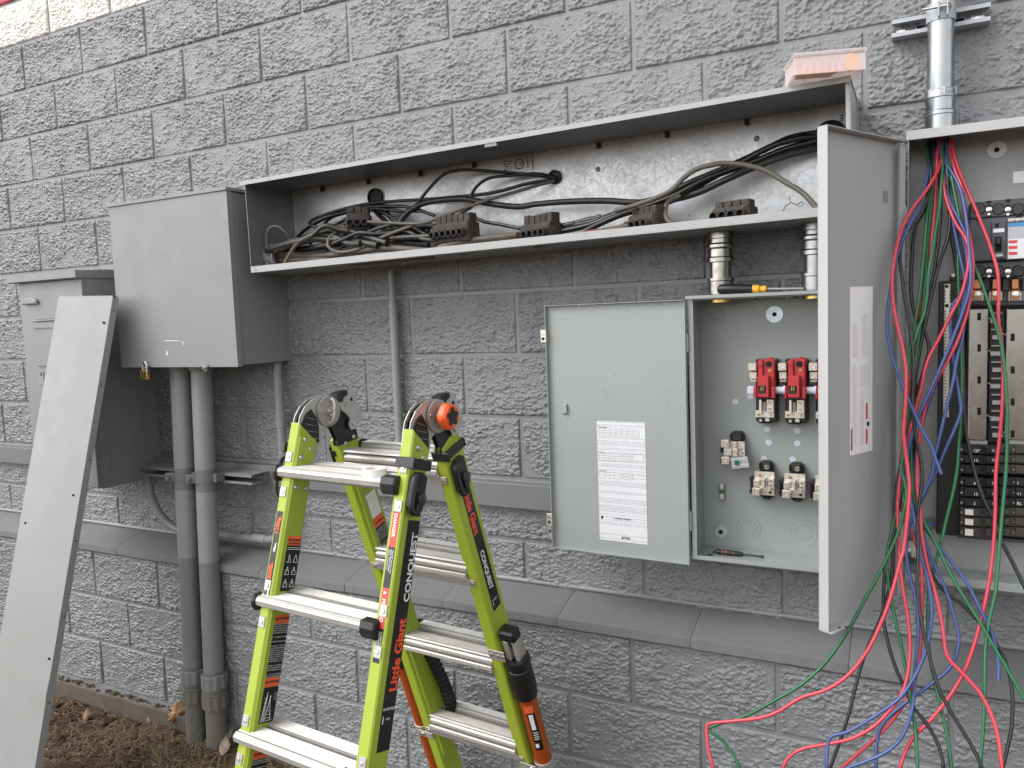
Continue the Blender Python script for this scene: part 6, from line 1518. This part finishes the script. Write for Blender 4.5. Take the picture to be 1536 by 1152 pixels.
# red
W('red', 'red wire swinging furthest left over the tall door edge and sweeping to the lower left', [(1415, 205), (1412, 239), (1403, 263), (1387, 289), (1366.6, 316), (1352, 345), (1343, 381), (1338.5, 413), (1339, 446), (1344.6, 481), (1353.5, 519), (1359, 556), (1359, 595), (1356, 640), (1356, 657), (1360, 690), (1364, 725), (1363, 756), (1356, 821), (1351, 840), (1336, 896), (1320, 938.6), (1300, 978), (1274, 1011), (1241, 1034), (1201, 1047), (1168, 1067), (1139, 1077), (1096, 1082), (1066, 1085), (1060, 1095), (1063, 1126), (1069, 1149), (1074, 1185)], -.085, .0040)
W('red', 'red wire falling furthest right across the main breaker and bus bars', [(1427, 208), (1428.5, 222), (1440, 260), (1458, 301), (1476, 345), (1489, 381), (1496.5, 410), (1498, 446), (1497, 478), (1501.5, 509), (1504.6, 546), (1504, 598), (1500, 652), (1494, 709), (1493, 769), (1490, 821), (1485, 865), (1476, 912), (1465, 955), (1448, 1004), (1425, 1044), (1396, 1080), (1372.5, 1103), (1359, 1126), (1351, 1149), (1345, 1180)], .01, .0040)
W('red', 'red wire ending lowest right after crossing the middle of the bundle', [(1424, 208), (1425.6, 230), (1434, 260), (1442, 280), (1449, 327.6), (1454, 354), (1459, 390), (1458, 425), (1452, 462.5), (1439, 504), (1423, 538), (1405, 569), (1392, 595), (1384, 629), (1378, 665), (1376, 704), (1376, 735), (1380, 761), (1382, 795), (1386, 824), (1393, 856), (1405.5, 899), (1414, 942), (1419, 978), (1428.6, 994.6), (1448, 1014), (1471, 1041), (1488, 1074), (1498, 1110), (1502.6, 1149), (1504, 1185)], -.022, .0040)
W('red', 'red wire crossing left before the neutral bar and bending low over the left red ones', [(1410, 208), (1413, 250), (1417, 289), (1424, 313), (1434, 336), (1449, 360), (1453, 385), (1450.7, 408), (1441.6, 442), (1426, 473), (1408, 509), (1395, 533), (1387, 556), (1382, 582), (1372, 620), (1362, 660), (1352, 705), (1346.5, 756), (1348, 808), (1349.5, 840), (1354, 879), (1361, 919), (1365, 958), (1364, 991), (1361, 1014), (1354, 1037), (1336, 1064), (1310, 1090), (1277, 1108), (1241, 1116), (1204.6, 1123), (1185, 1134.6), (1175, 1151), (1168, 1180)], -.028)
W('red', 'red wire dropping straight from the middle of the conduit behind the green ones', [(1406, 208), (1406, 224), (1404, 268.5), (1402, 313), (1397.6, 357), (1393, 398), (1387, 422), (1381, 460), (1376, 517), (1367, 567), (1363, 598), (1356, 660), (1350, 705), (1349, 740), (1357, 775), (1372, 810), (1382, 850), (1383, 902), (1382, 952), (1377.5, 994.6), (1371, 1024), (1359.4, 1050.6), (1336, 1083.5), (1310, 1110), (1283.6, 1133), (1264, 1151), (1240, 1180)], .012)
# green
W('green', 'green wire hanging at the left of the bundle and running out lowest right', [(1392, 207), (1391.6, 225), (1394, 260), (1394.6, 292), (1390, 327.6), (1387, 369), (1383, 410), (1378.5, 445.6), (1372.5, 483), (1363.4, 525), (1360, 560), (1362, 616), (1366, 660), (1368, 710), (1370.6, 746), (1379.7, 772), (1392.7, 795), (1408, 823), (1425, 859.5), (1448, 899), (1471, 935), (1488, 965), (1507.6, 998), (1536, 1047), (1560, 1085)], -.015)
W('green', 'green wire crossing the tall door and sweeping to the lower left beside the red one', [(1414, 208), (1414, 251), (1412, 277), (1409, 313), (1403.5, 345), (1399, 375), (1393, 408), (1390.5, 441), (1386, 471), (1376.5, 496), (1367, 530), (1360, 570), (1356, 620), (1356, 660), (1354, 690), (1351, 703), (1356, 720), (1359.4, 740.6), (1356, 766.7), (1348.4, 795), (1337, 823), (1320, 858), (1297, 900), (1270.5, 948.5), (1237.5, 994.6), (1201, 1027.5), (1162, 1050.6), (1119, 1073.6), (1073, 1088), (1062, 1095), (1079, 1106.6), (1096, 1126), (1109, 1151), (1118, 1180)], -.045)
W('green', 'green wire hanging straight down beside the neutral bar', [(1418, 208), (1421, 235), (1425.6, 268.5), (1434, 301), (1437, 330), (1437, 369), (1437, 400), (1438, 439), (1439, 478), (1441.6, 525), (1442, 582), (1441.5, 621), (1438.5, 665), (1435.7, 704), (1429, 740.6), (1420, 777), (1411, 816), (1402, 849.6), (1394, 886), (1391.7, 932), (1394, 978), (1404, 1031), (1414, 1073.6), (1422, 1110), (1427, 1151), (1430, 1180)], .02)
W('green', 'green wire falling furthest right past the bus bars beside the red one', [(1421, 208), (1424, 240), (1430, 280), (1440, 330), (1452, 370), (1461, 398), (1470, 419), (1481.7, 451.5), (1493.5, 487), (1501, 513), (1505.5, 541), (1509, 582), (1511, 625), (1510.5, 675), (1508, 720), (1503.4, 769), (1499, 821), (1496, 860), (1493, 889), (1483, 935), (1478, 978), (1477, 1031), (1476, 1077), (1473, 1116), (1471, 1143), (1470, 1180)], -.006)
W('green', 'green wire running down the left of the bundle in front of the ledge', [(1396, 207), (1397, 250), (1397, 300), (1391, 360), (1388, 410), (1383, 470), (1375, 530), (1368, 590), (1366, 640), (1360, 700), (1349, 750), (1338, 795), (1330, 838), (1334.7, 886), (1343, 929), (1353, 975), (1361, 1017.6), (1367.6, 1057), (1373, 1096.7), (1376.5, 1151), (1377, 1180)], .0)
# blue
W('blue', 'blue wire looping left past the door edge and ending cut short in mid air', [(1400.5, 207), (1399, 225), (1394.6, 248), (1387, 280), (1378, 310), (1365, 336), (1353, 363), (1342.5, 395), (1335, 440), (1331, 472), (1332, 505), (1340, 540.6), (1355.6, 582), (1371, 619), (1384, 647), (1396, 668), (1404, 690), (1412, 710.7)], -.06, .0037, True)
W('blue', 'blue wire at the front of the bundle curling back low to the left', [(1415, 208), (1416.7, 239), (1428.5, 260), (1439, 280), (1446, 307), (1450.7, 339), (1453, 369), (1456, 400), (1454.6, 431), (1444, 468), (1428.5, 509), (1413, 546), (1394.7, 587.5), (1379, 622), (1366, 660), (1360.5, 691), (1360, 722), (1365, 751), (1372, 782), (1377, 815), (1382, 839.6), (1391, 866), (1397, 905.6), (1395.6, 945), (1387, 981), (1372.5, 1014), (1349.5, 1047), (1313, 1073.6), (1274, 1096.7), (1247, 1105), (1241, 1123), (1240, 1151), (1240, 1180)], -.03)
W('blue', 'blue wire passing over the neutral bar and dropping behind the ledge bundle', [(1412, 208), (1413.8, 268.5), (1422.6, 298), (1437, 327.6), (1447.7, 348), (1456.6, 366), (1460, 390), (1456, 421), (1446.8, 478), (1443, 509), (1436, 535), (1428.5, 577), (1420.7, 608), (1412, 645), (1402, 686), (1398, 712), (1390, 730), (1382, 748), (1373, 769), (1363, 793), (1359, 818), (1361.5, 847), (1367, 873), (1374, 902), (1377.5, 932), (1376.5, 968), (1372.5, 1004.5), (1371, 1044), (1364, 1080), (1349.5, 1110), (1326.5, 1129.6), (1293.5, 1144), (1273.7, 1151), (1245, 1165)], -.012)
W('blue', 'dark blue wire bending at the neutral bar and ending cut short over the ledge', [(1419, 208), (1421, 270), (1429, 330), (1440, 385), (1447, 420), (1441, 442), (1430, 456), (1426, 478), (1427, 509), (1431, 546), (1437.7, 587.5), (1441.6, 615), (1434, 639), (1421, 667.7), (1408, 699), (1398, 720), (1387.5, 740.6), (1380, 760), (1384, 785), (1408, 819), (1435, 853), (1455, 882.6), (1471, 915.5), (1484.5, 942), (1493, 968), (1497.7, 994.6), (1497.7, 1021)], .004, .0037, True)
W('blue', 'blue wire bulging right over the ledge before turning back left', [(1408, 208), (1414, 250), (1424, 300), (1440, 345), (1450, 385), (1449, 430), (1439, 480), (1424, 525), (1404, 575), (1385, 630), (1373, 690), (1371, 740), (1378, 785), (1395.6, 835), (1412, 869), (1423.6, 899), (1433.5, 932), (1438, 958), (1433.5, 985), (1422, 1004.5), (1399, 1024), (1372.5, 1044), (1346, 1064), (1323, 1087), (1315, 1116), (1314, 1151), (1313, 1180)], .008)
# black
W('black', 'black wire bowed left beside the panel edge and running out lower right', [(1398, 207), (1396, 268.5), (1388.7, 304), (1375, 330), (1358, 350), (1350, 381), (1353, 416), (1359, 457.5), (1365, 490), (1369, 525), (1370, 560), (1369, 600), (1372, 645), (1381, 691), (1383.6, 717), (1380, 746), (1376, 785), (1377, 830), (1376, 866), (1377.5, 902), (1384, 942), (1392, 975), (1400.6, 1008), (1412, 1041), (1430, 1073.6), (1448, 1103), (1461.5, 1126), (1473, 1151), (1485, 1180)], -.055)
W('black', 'black wire hanging just inside the panel edge and running out to the lower left', [(1393, 207), (1393, 260), (1388.7, 310), (1375, 336), (1369.5, 363), (1368, 392.5), (1366.3, 431), (1370, 465), (1378, 484), (1388, 500), (1393.4, 522), (1388, 548), (1381.7, 569), (1373, 593), (1366, 625), (1358, 670), (1347, 717), (1343, 756), (1341.5, 798), (1339.6, 835), (1336, 873), (1323, 922), (1303, 968), (1290, 1004.5), (1280, 1044), (1270.5, 1080), (1260.6, 1110), (1245.7, 1151), (1236, 1180)], .006)
W('black', 'black wire slanting from the conduit to the left of the neutral bar, ending low right', [(1416, 208), (1420, 260), (1424, 313), (1424, 345), (1418, 369), (1409, 395.5), (1402, 422), (1394.6, 454.5), (1389, 480), (1383, 507), (1378, 535), (1373, 570), (1369, 620), (1363, 680), (1352, 740), (1343, 790), (1330, 838), (1325.5, 886), (1325.5, 929), (1333, 968), (1344.6, 1004.5), (1359.4, 1037), (1372.5, 1064), (1390.7, 1087), (1405.5, 1113), (1413, 1136), (1415, 1151), (1418, 1180)], .002)
W('black', 'black wire lying against the branch breakers and leaving at the right edge', [(1422, 208), (1423, 290), (1426, 345), (1432, 385), (1438, 430), (1443, 490), (1444.5, 540), (1445.5, 595), (1448, 642), (1454, 675), (1463, 712), (1473.4, 743), (1484, 766.7), (1491.7, 782), (1504.7, 816), (1518, 842), (1536, 878.6), (1560, 925)], .05, .0040)
W('black', 'black wire in the middle of the bundle swinging out furthest right over the ledge', [(1404, 208), (1409, 260), (1411, 320), (1404, 390), (1392, 455), (1381, 510), (1373, 570), (1370, 640), (1374, 710), (1381, 775), (1389, 833), (1399, 863), (1418.7, 889), (1442, 905.6), (1458, 922), (1481, 945), (1494.4, 965), (1507.6, 991), (1516, 1021), (1519, 1050.6), (1517.5, 1090), (1511, 1123), (1504, 1151), (1499, 1180)], .016)
